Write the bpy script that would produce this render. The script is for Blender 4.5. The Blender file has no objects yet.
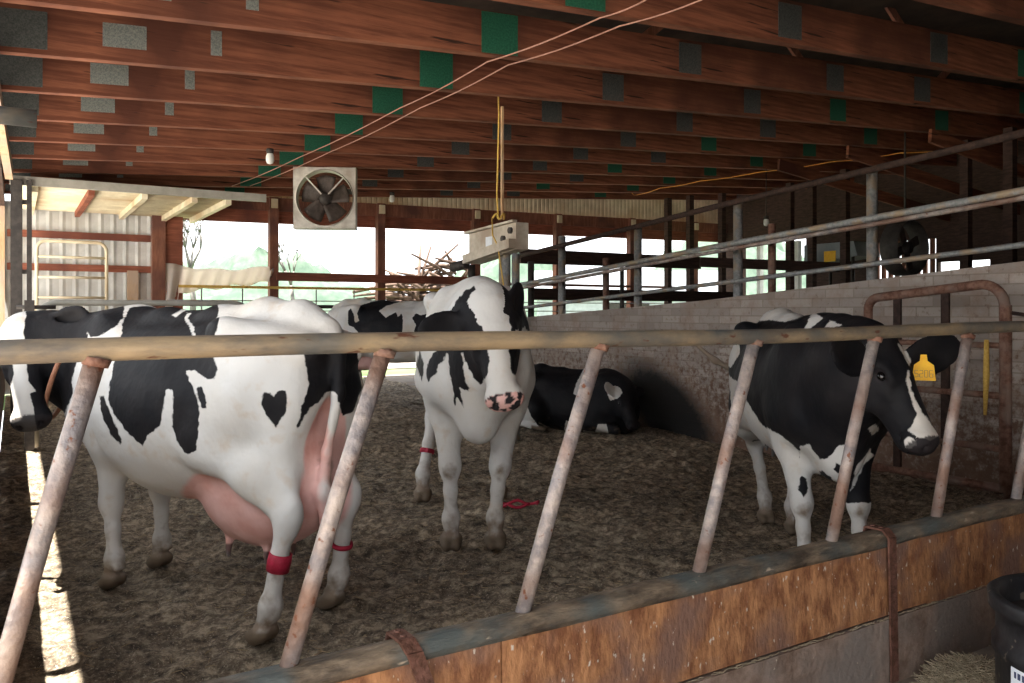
import bpy, math, random
import numpy as np
from mathutils import Vector, Matrix, noise

random.seed(7)
np.random.seed(7)
scene = bpy.context.scene
COL = scene.collection
ROT = math.atan2(.524, .852)            # barn axes: u runs along the feed fence, v runs into the pen
CU, SU = math.cos(ROT), math.sin(ROT)

def B(u, v, z=0.0):
    return Vector((u*CU - v*SU, u*SU + v*CU, z))

# ------------------------------------------------------------------ camera
cam_d = bpy.data.cameras.new('camera')
cam_d.sensor_width = 36.0
cam_d.lens = 810/1024*36.0
cam_d.shift_y = -0.0288
cam_d.clip_end = 600
cam = bpy.data.objects.new('camera', cam_d)
COL.objects.link(cam)
cam.location = (0, 0, 1.40)
cam.rotation_euler = (math.radians(90), 0, 0)
scene.camera = cam

# ------------------------------------------------------------------ world, sun, exposure
world = bpy.data.worlds.new('world'); scene.world = world
world.use_nodes = True
wn = world.node_tree.nodes; wl = world.node_tree.links
wn.clear()
wo = wn.new('ShaderNodeOutputWorld'); wb = wn.new('ShaderNodeBackground')
wb.inputs['Color'].default_value = (0.93, 0.965, 1.0, 1)
wb.inputs['Strength'].default_value = 2.6
wl.new(wb.outputs[0], wo.inputs[0])
sun_d = bpy.data.lights.new('sun', 'SUN')
sun_d.energy = 30.0
sun_d.angle = math.radians(0.6)
sun_d.color = (1.0, 0.95, 0.86)
sun = bpy.data.objects.new('sun', sun_d); COL.objects.link(sun)
_el = math.radians(78)
_d = -(B(-math.cos(_el), -0.04, 0) + Vector((0, 0, math.sin(_el))))
sun.rotation_euler = _d.to_track_quat('-Z', 'Y').to_euler()
sun.location = (-8, 4, 20)
vs = scene.view_settings
vs.view_transform = 'Standard'; vs.look = 'None'; vs.gamma = 1.0; vs.use_curve_mapping = False
vs.exposure = 0.2

# ------------------------------------------------------------------ materials
def new_mat(name):
    m = bpy.data.materials.new(name); m.use_nodes = True
    return m, m.node_tree.nodes, m.node_tree.links, m.node_tree.nodes['Principled BSDF']

def MAT(name, c1, c2=None, scale=8.0, rough=.75, bump=.0, stretch=(1, 1, 1), metal=0.0, c3=None, spots=None,
        spot_scale=20, detail=6, lo=.38, hi=.62, bscale=None, spec=.3, spot_lo=.6):
    m, n, l, p = new_mat(name)
    p.inputs['Roughness'].default_value = rough
    p.inputs['Metallic'].default_value = metal
    p.inputs['Specular IOR Level'].default_value = spec
    if c2 is None:
        p.inputs['Base Color'].default_value = (*c1, 1)
        return m
    tc = n.new('ShaderNodeTexCoord'); mp = n.new('ShaderNodeMapping')
    mp.inputs['Scale'].default_value = stretch
    l.new(tc.outputs['Object'], mp.inputs[0])
    ns = n.new('ShaderNodeTexNoise'); ns.inputs['Scale'].default_value = scale; ns.inputs['Detail'].default_value = detail
    ns.inputs['Roughness'].default_value = .65
    l.new(mp.outputs[0], ns.inputs['Vector'])
    cr = n.new('ShaderNodeValToRGB'); e = cr.color_ramp.elements
    e[0].position = lo; e[0].color = (*c1, 1); e[1].position = hi; e[1].color = (*c2, 1)
    l.new(ns.outputs['Fac'], cr.inputs[0])
    out = cr.outputs[0]
    if c3 is not None:
        n2 = n.new('ShaderNodeTexNoise'); n2.inputs['Scale'].default_value = scale*.23; n2.inputs['Detail'].default_value = 5
        l.new(tc.outputs['Object'], n2.inputs['Vector'])
        r2 = n.new('ShaderNodeMapRange'); r2.inputs[1].default_value = .48; r2.inputs[2].default_value = .62
        l.new(n2.outputs['Fac'], r2.inputs[0])
        mx = n.new('ShaderNodeMixRGB'); mx.inputs[2].default_value = (*c3, 1)
        l.new(r2.outputs[0], mx.inputs[0]); l.new(out, mx.inputs[1]); out = mx.outputs[0]
    if spots is not None:
        n3 = n.new('ShaderNodeTexNoise'); n3.inputs['Scale'].default_value = spot_scale; n3.inputs['Detail'].default_value = 3
        l.new(mp.outputs[0], n3.inputs['Vector'])
        r3 = n.new('ShaderNodeMapRange'); r3.inputs[1].default_value = spot_lo; r3.inputs[2].default_value = spot_lo+.05
        l.new(n3.outputs['Fac'], r3.inputs[0])
        mx = n.new('ShaderNodeMixRGB'); mx.inputs[2].default_value = (*spots, 1)
        l.new(r3.outputs[0], mx.inputs[0]); l.new(out, mx.inputs[1]); out = mx.outputs[0]
    l.new(out, p.inputs['Base Color'])
    if bump:
        nb = n.new('ShaderNodeTexNoise'); nb.inputs['Scale'].default_value = bscale or scale*3; nb.inputs['Detail'].default_value = 5
        l.new(mp.outputs[0], nb.inputs['Vector'])
        b = n.new('ShaderNodeBump'); b.inputs['Strength'].default_value = bump; b.inputs['Distance'].default_value = .02
        l.new(nb.outputs['Fac'], b.inputs['Height']); l.new(b.outputs[0], p.inputs['Normal'])
    return m

M = {}
M['galv'] = MAT('galvanised_pipe', (.20, .205, .21), (.34, .34, .335), 25, .5, .2, metal=.25, c3=(.36, .27, .19))
M['rail'] = MAT('worn_pipe', (.15, .125, .10), (.33, .245, .15), 11, .5, .35, stretch=(.35, 1, 1), metal=.2, c3=(.11, .11, .105), spots=(.12, .05, .03), spot_scale=30, spot_lo=.66)
M['bar'] = MAT('muddy_bar', (.20, .18, .185), (.40, .335, .30), 16, .5, .35, metal=.2, c3=(.21, .13, .10), spots=(.17, .07, .04), spot_scale=35, spot_lo=.64)
M['rust'] = MAT('rusty_pipe', (.12, .052, .034), (.25, .135, .095), 20, .75, .4, c3=(.22, .15, .12))
M['rust_dark'] = MAT('dark_rust', (.025, .014, .011), (.055, .03, .022), 20, .8, .3)
M['truss'] = MAT('truss_wood', (.135, .043, .023), (.27, .098, .053), 2.6, .85, .2, stretch=(.5, 2, 9), c3=(.085, .028, .017), spots=(.035, .014, .009), spot_scale=3.0, spot_lo=.66)
M['wood_red'] = MAT('header_wood', (.20, .06, .035), (.32, .11, .065), 4, .8, .2, stretch=(.6, 1, 6), c3=(.15, .05, .035))
M['wood_post'] = MAT('post_wood', (.17, .065, .04), (.28, .12, .075), 5, .8, .2, stretch=(4, 4, .6), c3=(.12, .05, .04))
M['wood_light'] = MAT('pale_board', (.40, .24, .13), (.58, .38, .22), 5, .8, .2, stretch=(4, 4, .6), c3=(.45, .33, .25))
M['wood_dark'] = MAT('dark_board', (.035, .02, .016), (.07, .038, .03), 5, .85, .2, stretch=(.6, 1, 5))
M['plate_green'] = MAT('green_plate', (.012, .085, .05), (.025, .13, .075), 60, .6, .3)
M['plate_dark'] = MAT('dark_grey_plate', (.05, .055, .055), (.10, .105, .10), 90, .6, .3, metal=.2)
M['plate_grey'] = MAT('grey_plate', (.13, .145, .14), (.25, .265, .245), 90, .5, .3, metal=.2)
M['deck'] = MAT('roof_deck', (.03, .022, .018), (.06, .04, .03), 3, .9)
M['cream'] = MAT('cream_sheet', (.62, .54, .38), (.80, .72, .54), 3, .6, c3=(.55, .42, .26))
M['white_sheet'] = MAT('white_sheet', (.55, .55, .53), (.72, .72, .70), 3, .6, c3=(.5, .48, .45))
M['board_orange'] = MAT('stained_board', (.19, .075, .035), (.44, .21, .095), 16, .7, .35, stretch=(1.3, 1, .65), c3=(.20, .11, .08), spots=(.58, .50, .42), spot_scale=46, spot_lo=.66, detail=9)
M['cap'] = MAT('weathered_cap', (.055, .042, .032), (.24, .18, .125), 16, .55, .6, stretch=(.35, 1, 1), detail=9, c3=(.09, .10, .095), spots=(.40, .33, .25), spot_scale=30, spot_lo=.66)
M['concrete'] = MAT('stained_concrete', (.17, .11, .08), (.33, .24, .19), 11, .85, .4, detail=9, c3=(.22, .18, .155), spots=(.5, .42, .33), spot_scale=34, spot_lo=.70)
M['alley'] = MAT('alley_concrete', (.16, .13, .11), (.26, .22, .18), 5, .85, .3, c3=(.20, .15, .11))
M['strap'] = MAT('rust_strap', (.10, .045, .03), (.20, .095, .07), 30, .6, .3, metal=.3)
M['black_plastic'] = MAT('black_plastic', (.012, .012, .014), (.03, .03, .032), 10, .45, .1, spots=(.12, .10, .08), spot_scale=25, spot_lo=.62)
M['white_label'] = MAT('white_label', (.62, .66, .72), (.75, .78, .82), 9, .5)
M['ink'] = MAT('label_ink', (.05, .06, .12))
M['hay'] = MAT('hay', (.22, .175, .115), (.40, .33, .23), 40, .9)
M['straw'] = MAT('straw', (.30, .21, .11), (.50, .39, .24), 30, .9)
M['box'] = MAT('box_paint', (.42, .37, .30), (.55, .49, .41), 9, .55, c3=(.33, .26, .2))
M['fan_frame'] = MAT('fan_sheet', (.50, .47, .42), (.64, .60, .54), 10, .5, c3=(.36, .31, .26))
M['dark'] = MAT('dark_metal', (.03, .026, .024), (.06, .05, .045), 12, .6)
M['blade'] = MAT('fan_blade', (.05, .038, .033), (.09, .07, .06), 12, .5)
M['bulb'] = MAT('milky_glass', (.75, .75, .72)); 
M['orange'] = MAT('orange_cord', (.60, .22, .03), (.75, .33, .05), 20, .6)
M['rope'] = MAT('yellow_rope', (.55, .34, .07), (.70, .46, .12), 60, .8)
M['wire'] = MAT('pink_wire', (.32, .16, .12), (.42, .22, .17), 20, .6)
M['tag'] = MAT('yellow_tag', (.80, .42, .01), (.90, .50, .015), 20, .5)
M['red_band'] = MAT('red_band', (.33, .012, .035), (.45, .025, .06), 30, .6)
M['eye'] = MAT('cow_eye', (.006, .005, .005), rough=.08, spec=.8)
M['leather'] = MAT('tan_strap', (.33, .14, .08), (.42, .2, .12), 20, .6)
M['grass'] = MAT('grass_green', (.028, .075, .016), (.06, .12, .03), 1.2, .9, c3=(.12, .12, .07))
M['leaf'] = MAT('hill_foliage', (.045, .075, .055), (.08, .115, .085), .5, .9, .5)
M['bark'] = MAT('bark', (.10, .09, .085), (.16, .15, .14), 5, .9)
M['brush'] = MAT('brush_wood', (.05, .03, .022), (.12, .08, .06), 3, .9)
M['gravel'] = MAT('pale_gravel', (.50, .47, .42), (.62, .58, .53), 2, .9)
M['lane'] = MAT('lane_gravel', (.20, .185, .165), (.30, .28, .25), 2, .9)
M['cloth'] = MAT('torn_cloth', (.58, .50, .44), (.74, .68, .62), 5, .8, c3=(.45, .33, .25))
M['shed_roof'] = MAT('shed_roof', (.16, .18, .20), (.22, .24, .26), 2, .5)
M['shed_wall'] = MAT('shed_wall', (.35, .37, .40), (.45, .47, .5), 2, .7)
M['grey_paint'] = MAT('grey_paint', (.30, .29, .25), (.38, .36, .32), 5, .6)

def floor_mat():
    m, n, l, p = new_mat('manure_bedding')
    tc = n.new('ShaderNodeTexCoord')
    def nz(s, d=6, r=.7):
        x = n.new('ShaderNodeTexNoise'); x.inputs['Scale'].default_value = s; x.inputs['Detail'].default_value = d; x.inputs['Roughness'].default_value = r
        l.new(tc.outputs['Object'], x.inputs['Vector']); return x
    a = nz(16, 8, .75); b = nz(1.1, 4); c = nz(70, 4, .8)
    cr = n.new('ShaderNodeValToRGB'); e = cr.color_ramp.elements
    e[0].position = .36; e[0].color = (.06, .042, .027, 1); e[1].position = .60; e[1].color = (.62, .50, .35, 1)
    x = cr.color_ramp.elements.new(.5); x.color = (.27, .205, .14, 1)
    l.new(a.outputs['Fac'], cr.inputs[0])
    r = n.new('ShaderNodeMapRange'); r.inputs[1].default_value = .40; r.inputs[2].default_value = .62; r.inputs[3].default_value = .65; r.inputs[4].default_value = 1.15
    l.new(b.outputs['Fac'], r.inputs[0])
    mx = n.new('ShaderNodeMixRGB'); mx.blend_type = 'MULTIPLY'; mx.inputs[0].default_value = 1
    l.new(cr.outputs[0], mx.inputs[1]); l.new(r.outputs[0], mx.inputs[2])
    r3 = n.new('ShaderNodeMapRange'); r3.inputs[1].default_value = .57; r3.inputs[2].default_value = .64
    l.new(c.outputs['Fac'], r3.inputs[0])
    m2 = n.new('ShaderNodeMixRGB'); m2.inputs[2].default_value = (.66, .56, .42, 1)
    l.new(r3.outputs[0], m2.inputs[0]); l.new(mx.outputs[0], m2.inputs[1])
    l.new(m2.outputs[0], p.inputs['Base Color'])
    p.inputs['Roughness'].default_value = .8
    bp = n.new('ShaderNodeBump'); bp.inputs['Strength'].default_value = .9; bp.inputs['Distance'].default_value = .03
    ad = n.new('ShaderNodeMath'); ad.operation = 'ADD'
    l.new(a.outputs['Fac'], ad.inputs[0]); l.new(c.outputs['Fac'], ad.inputs[1])
    l.new(ad.outputs[0], bp.inputs['Height']); l.new(bp.outputs[0], p.inputs['Normal'])
    return m
M['floor'] = floor_mat()

def block_mat():
    m, n, l, p = new_mat('block_wall')
    tc = n.new('ShaderNodeTexCoord'); sx = n.new('ShaderNodeSeparateXYZ'); l.new(tc.outputs['Object'], sx.inputs[0])
    cb = n.new('ShaderNodeCombineXYZ'); l.new(sx.outputs[1], cb.inputs[0]); l.new(sx.outputs[2], cb.inputs[1])
    br = n.new('ShaderNodeTexBrick'); br.inputs['Scale'].default_value = 1.0
    br.inputs['Brick Width'].default_value = .30; br.inputs['Row Height'].default_value = .085; br.inputs['Mortar Size'].default_value = .006
    br.inputs['Color1'].default_value = (.44, .375, .33, 1); br.inputs['Color2'].default_value = (.29, .245, .215, 1); br.inputs['Mortar'].default_value = (.29, .24, .20, 1)
    l.new(cb.outputs[0], br.inputs['Vector'])
    def nz(s, d, st=(1, 1, 1)):
        mp = n.new('ShaderNodeMapping'); mp.inputs['Scale'].default_value = st; l.new(tc.outputs['Object'], mp.inputs[0])
        x = n.new('ShaderNodeTexNoise'); x.inputs['Scale'].default_value = s; x.inputs['Detail'].default_value = d; x.inputs['Roughness'].default_value = .75
        l.new(mp.outputs[0], x.inputs['Vector']); return x
    a = nz(2.2, 8); b = nz(14, 6)
    # manure spatter grows towards the foot of the wall
    h = n.new('ShaderNodeMapRange'); h.inputs[1].default_value = 0; h.inputs[2].default_value = 1.3; h.inputs[3].default_value = .24; h.inputs[4].default_value = -.02
    l.new(sx.outputs[2], h.inputs[0])
    ad = n.new('ShaderNodeMath'); ad.operation = 'ADD'; l.new(b.outputs['Fac'], ad.inputs[0]); l.new(h.outputs[0], ad.inputs[1])
    r = n.new('ShaderNodeMapRange'); r.inputs[1].default_value = .54; r.inputs[2].default_value = .70; l.new(ad.outputs[0], r.inputs[0])
    mx = n.new('ShaderNodeMixRGB'); mx.inputs[2].default_value = (.15, .085, .055, 1)
    l.new(r.outputs[0], mx.inputs[0]); l.new(br.outputs['Color'], mx.inputs[1])
    r2 = n.new('ShaderNodeMapRange'); r2.inputs[1].default_value = .48; r2.inputs[2].default_value = .66; r2.inputs[4].default_value = .7; l.new(a.outputs['Fac'], r2.inputs[0])
    m2 = n.new('ShaderNodeMixRGB'); m2.inputs[2].default_value = (.27, .18, .13, 1)
    l.new(r2.outputs[0], m2.inputs[0]); l.new(mx.outputs[0], m2.inputs[1])
    # soft-edged black blot beside the lying cow (own shape, on the wall)
    ds = n.new('ShaderNodeVectorMath'); ds.operation = 'SUBTRACT'; ds.inputs[1].default_value = (0, BLOT[0], BLOT[1]); l.new(tc.outputs['Object'], ds.inputs[0])
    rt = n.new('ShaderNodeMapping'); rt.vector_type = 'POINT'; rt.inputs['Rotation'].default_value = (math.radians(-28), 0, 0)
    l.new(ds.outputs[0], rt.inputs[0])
    sc = n.new('ShaderNodeVectorMath'); sc.operation = 'MULTIPLY'; sc.inputs[1].default_value = (0, 1/BLOT[2], 1/BLOT[3]); l.new(rt.outputs[0], sc.inputs[0])
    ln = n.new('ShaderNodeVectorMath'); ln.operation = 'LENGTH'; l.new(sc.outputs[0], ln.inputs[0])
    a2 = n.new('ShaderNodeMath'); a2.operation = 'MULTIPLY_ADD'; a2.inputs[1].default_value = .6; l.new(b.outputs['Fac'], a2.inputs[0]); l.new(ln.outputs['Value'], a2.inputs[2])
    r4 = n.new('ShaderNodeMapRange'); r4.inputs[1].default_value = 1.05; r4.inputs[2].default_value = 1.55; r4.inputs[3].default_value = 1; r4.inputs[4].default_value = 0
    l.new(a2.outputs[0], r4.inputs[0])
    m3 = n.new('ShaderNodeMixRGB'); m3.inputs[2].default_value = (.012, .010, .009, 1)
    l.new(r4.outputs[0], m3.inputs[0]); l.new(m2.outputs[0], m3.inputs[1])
    l.new(m3.outputs[0], p.inputs['Base Color']); p.inputs['Roughness'].default_value = .85
    bp = n.new('ShaderNodeBump'); bp.inputs['Strength'].default_value = .5; bp.inputs['Distance'].default_value = .01
    a3 = n.new('ShaderNodeMath'); a3.operation = 'MULTIPLY_ADD'; a3.inputs[1].default_value = -.6
    l.new(br.outputs['Fac'], a3.inputs[0]); l.new(b.outputs['Fac'], a3.inputs[2])
    l.new(a3.outputs[0], bp.inputs['Height']); l.new(bp.outputs[0], p.inputs['Normal'])
    return m
BLOT = (1.15, .25, .85, .40)

# ------------------------------------------------------------------ mesh helper
class MB:
    def __init__(s): s.v = []; s.f = []; s.sm = []
    def _add(s, vs_, fs, smooth=False):
        o = len(s.v); s.v += [tuple(x) for x in vs_]; s.f += [[i+o for i in f] for f in fs]; s.sm += [smooth]*len(fs); return s
    def box(s, x0, x1, y0, y1, z0, z1):
        return s._add([(x0,y0,z0),(x1,y0,z0),(x1,y1,z0),(x0,y1,z0),(x0,y0,z1),(x1,y0,z1),(x1,y1,z1),(x0,y1,z1)],
            [[0,3,2,1],[4,5,6,7],[0,1,5,4],[1,2,6,5],[2,3,7,6],[3,0,4,7]])
    def bar(s, p0, p1, w, h, up=(0, 0, 1)):
        p0 = Vector(p0); p1 = Vector(p1); d = (p1-p0).normalized(); up = Vector(up)
        if abs(d.dot(up)) > .98: up = Vector((0, 1, 0))
        a = d.cross(up).normalized()*w/2; b = a.cross(d).normalized()*h/2
        vs_ = [p0-a-b, p0+a-b, p0+a+b, p0-a+b, p1-a-b, p1+a-b, p1+a+b, p1-a+b]
        return s._add(vs_, [[0,3,2,1][::-1],[4,5,6,7][::-1],[0,1,5,4][::-1],[1,2,6,5][::-1],[2,3,7,6][::-1],[3,0,4,7][::-1]])
    def tube(s, pts, r, seg=12, caps=True, smooth=True):
        pts = [Vector(p) for p in pts]; n = len(pts)
        rs = r if isinstance(r, (list, tuple)) else [r]*n
        vs_ = []; ref = None
        for i in range(n):
            d = (pts[min(i+1, n-1)]-pts[max(i-1, 0)]).normalized()
            if ref is None: ref = Vector((0, 0, 1)) if abs(d.z) < .9 else Vector((0, 1, 0))
            a = d.cross(ref)
            if a.length < 1e-4: a = d.cross(Vector((1, 0, 0)))
            a.normalize(); b = a.cross(d).normalized(); ref = b
            for k in range(seg):
                t = 2*math.pi*k/seg; vs_.append(pts[i]+(a*math.cos(t)+b*math.sin(t))*rs[i])
        fs = []
        for i in range(n-1):
            for k in range(seg):
                k2 = (k+1) % seg; fs.append([i*seg+k, (i+1)*seg+k, (i+1)*seg+k2, i*seg+k2])
        s._add(vs_, fs, smooth)
        if caps:
            o = len(s.v)-len(vs_)
            s.f.append([o+k for k in range(seg)]); s.f.append([o+(n-1)*seg+k for k in range(seg)][::-1]); s.sm += [False, False]
        return s
    def lathe(s, prof, c=(0, 0, 0), axis='z', seg=32):
        vs_ = []
        for (r, h) in prof:
            for k in range(seg):
                t = 2*math.pi*k/seg
                q = (r*math.cos(t), r*math.sin(t), h) if axis == 'z' else (r*math.cos(t), h, r*math.sin(t))
                vs_.append((q[0]+c[0], q[1]+c[1], q[2]+c[2]))
        fs = []
        for i in range(len(prof)-1):
            for k in range(seg):
                k2 = (k+1) % seg
                fs.append([i*seg+k, i*seg+k2, (i+1)*seg+k2, (i+1)*seg+k])
        return s._add(vs_, fs, True)
    def build(s, name, mat, parent=None, loc=(0, 0, 0), barn=True, fix=True):
        """verts are in the frame of loc/parent; barn=True turns the object into the barn axes"""
        me = bpy.data.meshes.new(name)
        me.from_pydata(s.v, [], s.f); me.update()
        me.polygons.foreach_set('use_smooth', s.sm[:len(me.polygons)])
        if fix:
            import bmesh
            bm = bmesh.new(); bm.from_mesh(me); bmesh.ops.recalc_face_normals(bm, faces=bm.faces); bm.to_mesh(me); bm.free()
        me.materials.append(mat)
        o = bpy.data.objects.new(name, me); COL.objects.link(o)
        if parent is not None: o.parent = parent
        else:
            o.location = B(*loc) if barn else loc
            if barn: o.rotation_euler = (0, 0, ROT)
        return o

def tag(o, label, cat, group=None, kind=None):
    if label: o['label'] = label
    if cat: o['category'] = cat
    if group: o['group'] = group
    if kind: o['kind'] = kind
    return o

def thing(name, label, cat, loc=(0, 0, 0), group=None, barn=True, rz=0):
    o = bpy.data.objects.new(name, None); COL.objects.link(o)
    o.empty_display_size = .1
    o.location = B(*loc) if barn else loc
    o.rotation_euler = (0, 0, (ROT if barn else 0)+rz)
    return tag(o, label, cat, group)

def struct(o): o['kind'] = 'structure'; return o

def dup(root, loc, label=None, skip=()):
    r = root.copy(); COL.objects.link(r); r.location = loc
    if label: r['label'] = label
    for ch in list(root.children):
        if ch.name.split('.')[0] in skip: continue
        c = ch.copy(); COL.objects.link(c); c.parent = r
        for g in ch.children:
            d = g.copy(); COL.objects.link(d); d.parent = c
    return r

def roofz(u): return 3.36+.066*u
def arc(c, r, a0, a1, n, ax=0, bx=2):
    out = []
    for i in range(n+1):
        t = math.radians(a0+(a1-a0)*i/n); p = list(c); p[ax] += r*math.cos(t); p[bx] += r*math.sin(t); out.append(tuple(p))
    return out

# position on a barn plane seen along a given bearing a = X/Y (used only to write numbers down once)
def u_at(a, v): return v*(CU*a+SU)/(CU-SU*a)
def v_at(a, u): return u*(CU-SU*a)/(CU*a+SU)

# ================================================================== SETTING
# --- pen floor, displaced bedding
def vnoise(X, Y, s, seed):
    rng = np.random.RandomState(seed); g = rng.rand(256, 256)
    x = X*s+37.3; y = Y*s+91.7
    xi = np.floor(x).astype(int); yi = np.floor(y).astype(int); fx = x-xi; fy = y-yi
    fx = fx*fx*(3-2*fx); fy = fy*fy*(3-2*fy)
    a = g[xi % 256, yi % 256]; b = g[(xi+1) % 256, yi % 256]; c = g[xi % 256, (yi+1) % 256]; d = g[(xi+1) % 256, (yi+1) % 256]
    return (a*(1-fx)+b*fx)*(1-fy)+(c*(1-fx)+d*fx)*fy-.5

def grid_obj(name, mat, us, vs_, zf, origin):
    U, V = np.meshgrid(us, vs_, indexing='ij'); Z = zf(U, V)
    nu, nv = U.shape
    co = np.stack([U-origin[0], V-origin[1], Z-origin[2]], -1).reshape(-1, 3)
    idx = np.arange(nu*nv).reshape(nu, nv)
    q = np.stack([idx[:-1, :-1], idx[1:, :-1], idx[1:, 1:], idx[:-1, 1:]], -1).reshape(-1, 4)
    return np_mesh(name, mat, co, q, B(*origin), ROT)

def np_mesh(name, mat, co, q, loc, rz, smooth=True):
    me = bpy.data.meshes.new(name)
    me.vertices.add(len(co)); me.vertices.foreach_set('co', co.astype(np.float32).ravel())
    k = q.shape[1]
    me.loops.add(len(q)*k); me.loops.foreach_set('vertex_index', q.astype(np.int32).ravel())
    me.polygons.add(len(q)); me.polygons.foreach_set('loop_start', np.arange(0, len(q)*k, k, dtype=np.int32))
    me.update(calc_edges=True); me.validate()
    me.polygons.foreach_set('use_smooth', [smooth]*len(me.polygons))
    me.materials.append(mat)
    o = bpy.data.objects.new(name, me); COL.objects.link(o); o.location = loc; o.rotation_euler = (0, 0, rz)
    return o

def pen_z(U, V):
    return (vnoise(U, V, 1.3, 1)*.05+vnoise(U, V, 5, 2)*.045+vnoise(U, V, 14, 3)*.036+vnoise(U, V, 34, 4)*.018)-.016
us = np.arange(-.12, 6.56, .022)
vv = np.concatenate([np.arange(1.99, 8.0, .022), np.arange(8.0, 16.4, .05)])
struct(grid_obj('floor', M['floor'], us, vv, pen_z, (3, 8, 0)))
struct(MB().box(-1.6, 20, -5, 1.99, -.12, -.015).build('floor', M['alley']))
struct(MB().box(6.52, 20, 1.99, 17, -.12, -.02).build('floor', M['alley']))

# --- left wall: planks 1 m high, open above
b = MB()
for k in range(6):
    b.box(-.19, -.13, 1.97, 16.3, .01+k*.183, .18+k*.183)
struct(b.build('wall_left', M['wood_dark']))
b = MB(); b.box(-1.5, -.13, 16.05, 16.12, 0, 3.3)
struct(b.build('wall_left', M['wood_light']))

b = MB(); b.box(-.25, -.13, 2.2, 16.3, 3.18, 3.34)
struct(b.build('trim_2', M['wood_dark']))
for v in (2.3, 7.0, 11.6, 16.2):
    t = thing('wall_post', 'dark post holding the eave along the left wall', 'post', (-.22, v, 0), 'left wall posts')
    MB().box(-.03, .03, -.05, .05, -.02, 3.2).build('post', M['wood_dark'], t)
# --- right wall of blocks (top sinks away from the camera)
WT = [(-1.0, 2.26), (1.8, 1.99), (3.0, 1.80), (6.5, 1.53), (10.4, 1.31)]
wb_ = MB(); vsx = []
for (v, h) in WT:
    vsx += [(0, v-6, -.1), (.2, v-6, -.1), (.2, v-6, h), (0, v-6, h)]
fs = []
for i in range(len(WT)-1):
    a = i*4; c = a+4
    fs += [[a, c, c+3, a+3], [a+3, c+3, c+2, a+2], [a+2, c+2, c+1, a+1]]
fs += [[0, 1, 2, 3], [len(vsx)-4, len(vsx)-1, len(vsx)-2, len(vsx)-3]]
wb_._add(vsx, fs)
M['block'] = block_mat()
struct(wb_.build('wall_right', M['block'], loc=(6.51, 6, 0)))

# --- outer barn shell right; wall added behind the camera to darken that side
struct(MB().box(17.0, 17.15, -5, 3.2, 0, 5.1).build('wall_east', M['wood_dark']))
struct(MB().box(1.3, 17.0, -2.7, -2.6, 0, 5.0).build('shade_wall', M['wood_dark']))

# --- roof deck above the trusses
b = MB()
z0 = roofz(-.455)+.55; z1 = roofz(17.3)+.55
b._add([(-.455, -5.2, z0), (17.3, -5.2, z1), (17.3, 16.6, z1), (-.455, 16.6, z0), (-.455, -5.2, z0+.04), (17.3, -5.2, z1+.04), (17.3, 16.6, z1+.04), (-.455, 16.6, z0+.04)],
    [[0,1,2,3],[7,6,5,4],[0,4,5,1],[1,5,6,2],[2,6,7,3],[3,7,4,0]])
struct(b.build('ceiling', M['deck']))
struct(MB().box(-.49, -.455, -5.2, 16.6, 3.30, 3.95).build('trim_1', M['wood_dark']))

# ================================================================== TRUSSES
def truss(v, k, label):
    t = thing('roof_truss', label, 'truss', (0, v, 0), 'roof trusses')
    L0, L1 = -.15, 16.9
    b = MB(); b._add([(L0, -.045, roofz(L0)), (L1, -.045, roofz(L1)), (L1, .045, roofz(L1)), (L0, .045, roofz(L0)),
                      (L0, -.045, roofz(L0)+.37), (L1, -.045, roofz(L1)+.37), (L1, .045, roofz(L1)+.37), (L0, .045, roofz(L0)+.37)],
                     [[0,3,2,1],[4,5,6,7],[0,1,5,4],[1,2,6,5],[2,3,7,6],[3,0,4,7]])
    b.build('chord', M['truss'], t)
    for j, u in enumerate([2.6, 5.2, 7.6, 10.2, 12.8]):
        b = MB(); s = 1 if j % 2 else -1
        b.bar((u-.28*s, .07, roofz(u)+.12), (u+.28*s, .07, roofz(u)+.56), .03, .09)
        b.build('web', M['wood_post'], t)
    def plate(u0, u1, z0, z1, m):
        b = MB(); uc = (u0+u1)/2
        b._add([(u0, -.049, roofz(u0)+z0), (u1, -.049, roofz(u1)+z0), (u1, -.049, roofz(u1)+z1), (u0, -.049, roofz(u0)+z1),
                (u0, -.044, roofz(u0)+z0), (u1, -.044, roofz(u1)+z0), (u1, -.044, roofz(u1)+z1), (u0, -.044, roofz(u0)+z1)],
               [[0,1,2,3],[7,6,5,4],[0,4,5,1],[1,5,6,2],[2,6,7,3],[3,7,4,0]])
        o = b.build('nail_plate', m, t)
        o['label'] = 'green nail plate' if m is M['plate_green'] else 'grey nail plate'
    plate(-.12, .22, .04, .33, M['plate_dark'])
    plate(.60, .92, .11, .30, M['plate_grey'])
    plate(1.42, 1.51, .12, .33, M['plate_grey'])
    plate(3.36, 3.72, .01, .36, M['plate_green'])
    for u, w, m in ((5.75, .3, 'plate_dark'), (8.0, .3, 'plate_dark'), (9.7, .34, 'plate_green' if k % 2 else 'plate_dark'), (12.2, .35, 'plate_green')):
        plate(u-w/2, u+w/2, .04, .34, M[m])
    return t
TV = [4.78+1.22*k for k in range(-5, 10)]
near = ['brown wooden truss chord over the feed alley, out of sight above the camera'] * 5
for k, v in enumerate(TV):
    kk = k-5
    if v < 3: lab = 'reddish wooden roof truss over the feed alley in front of the pipe fence'
    elif k == 4: lab = 'topmost roof truss in the photo, crossing the upper right corner'
    else:
        words = ['first', 'second', 'third', 'fourth', 'fifth', 'sixth', 'seventh', 'eighth', 'ninth', 'tenth'][k-5]
        lab = f'reddish wooden roof truss with nail plates, {words} counted down from the upper edge'
    truss(v, k, lab)

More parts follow.
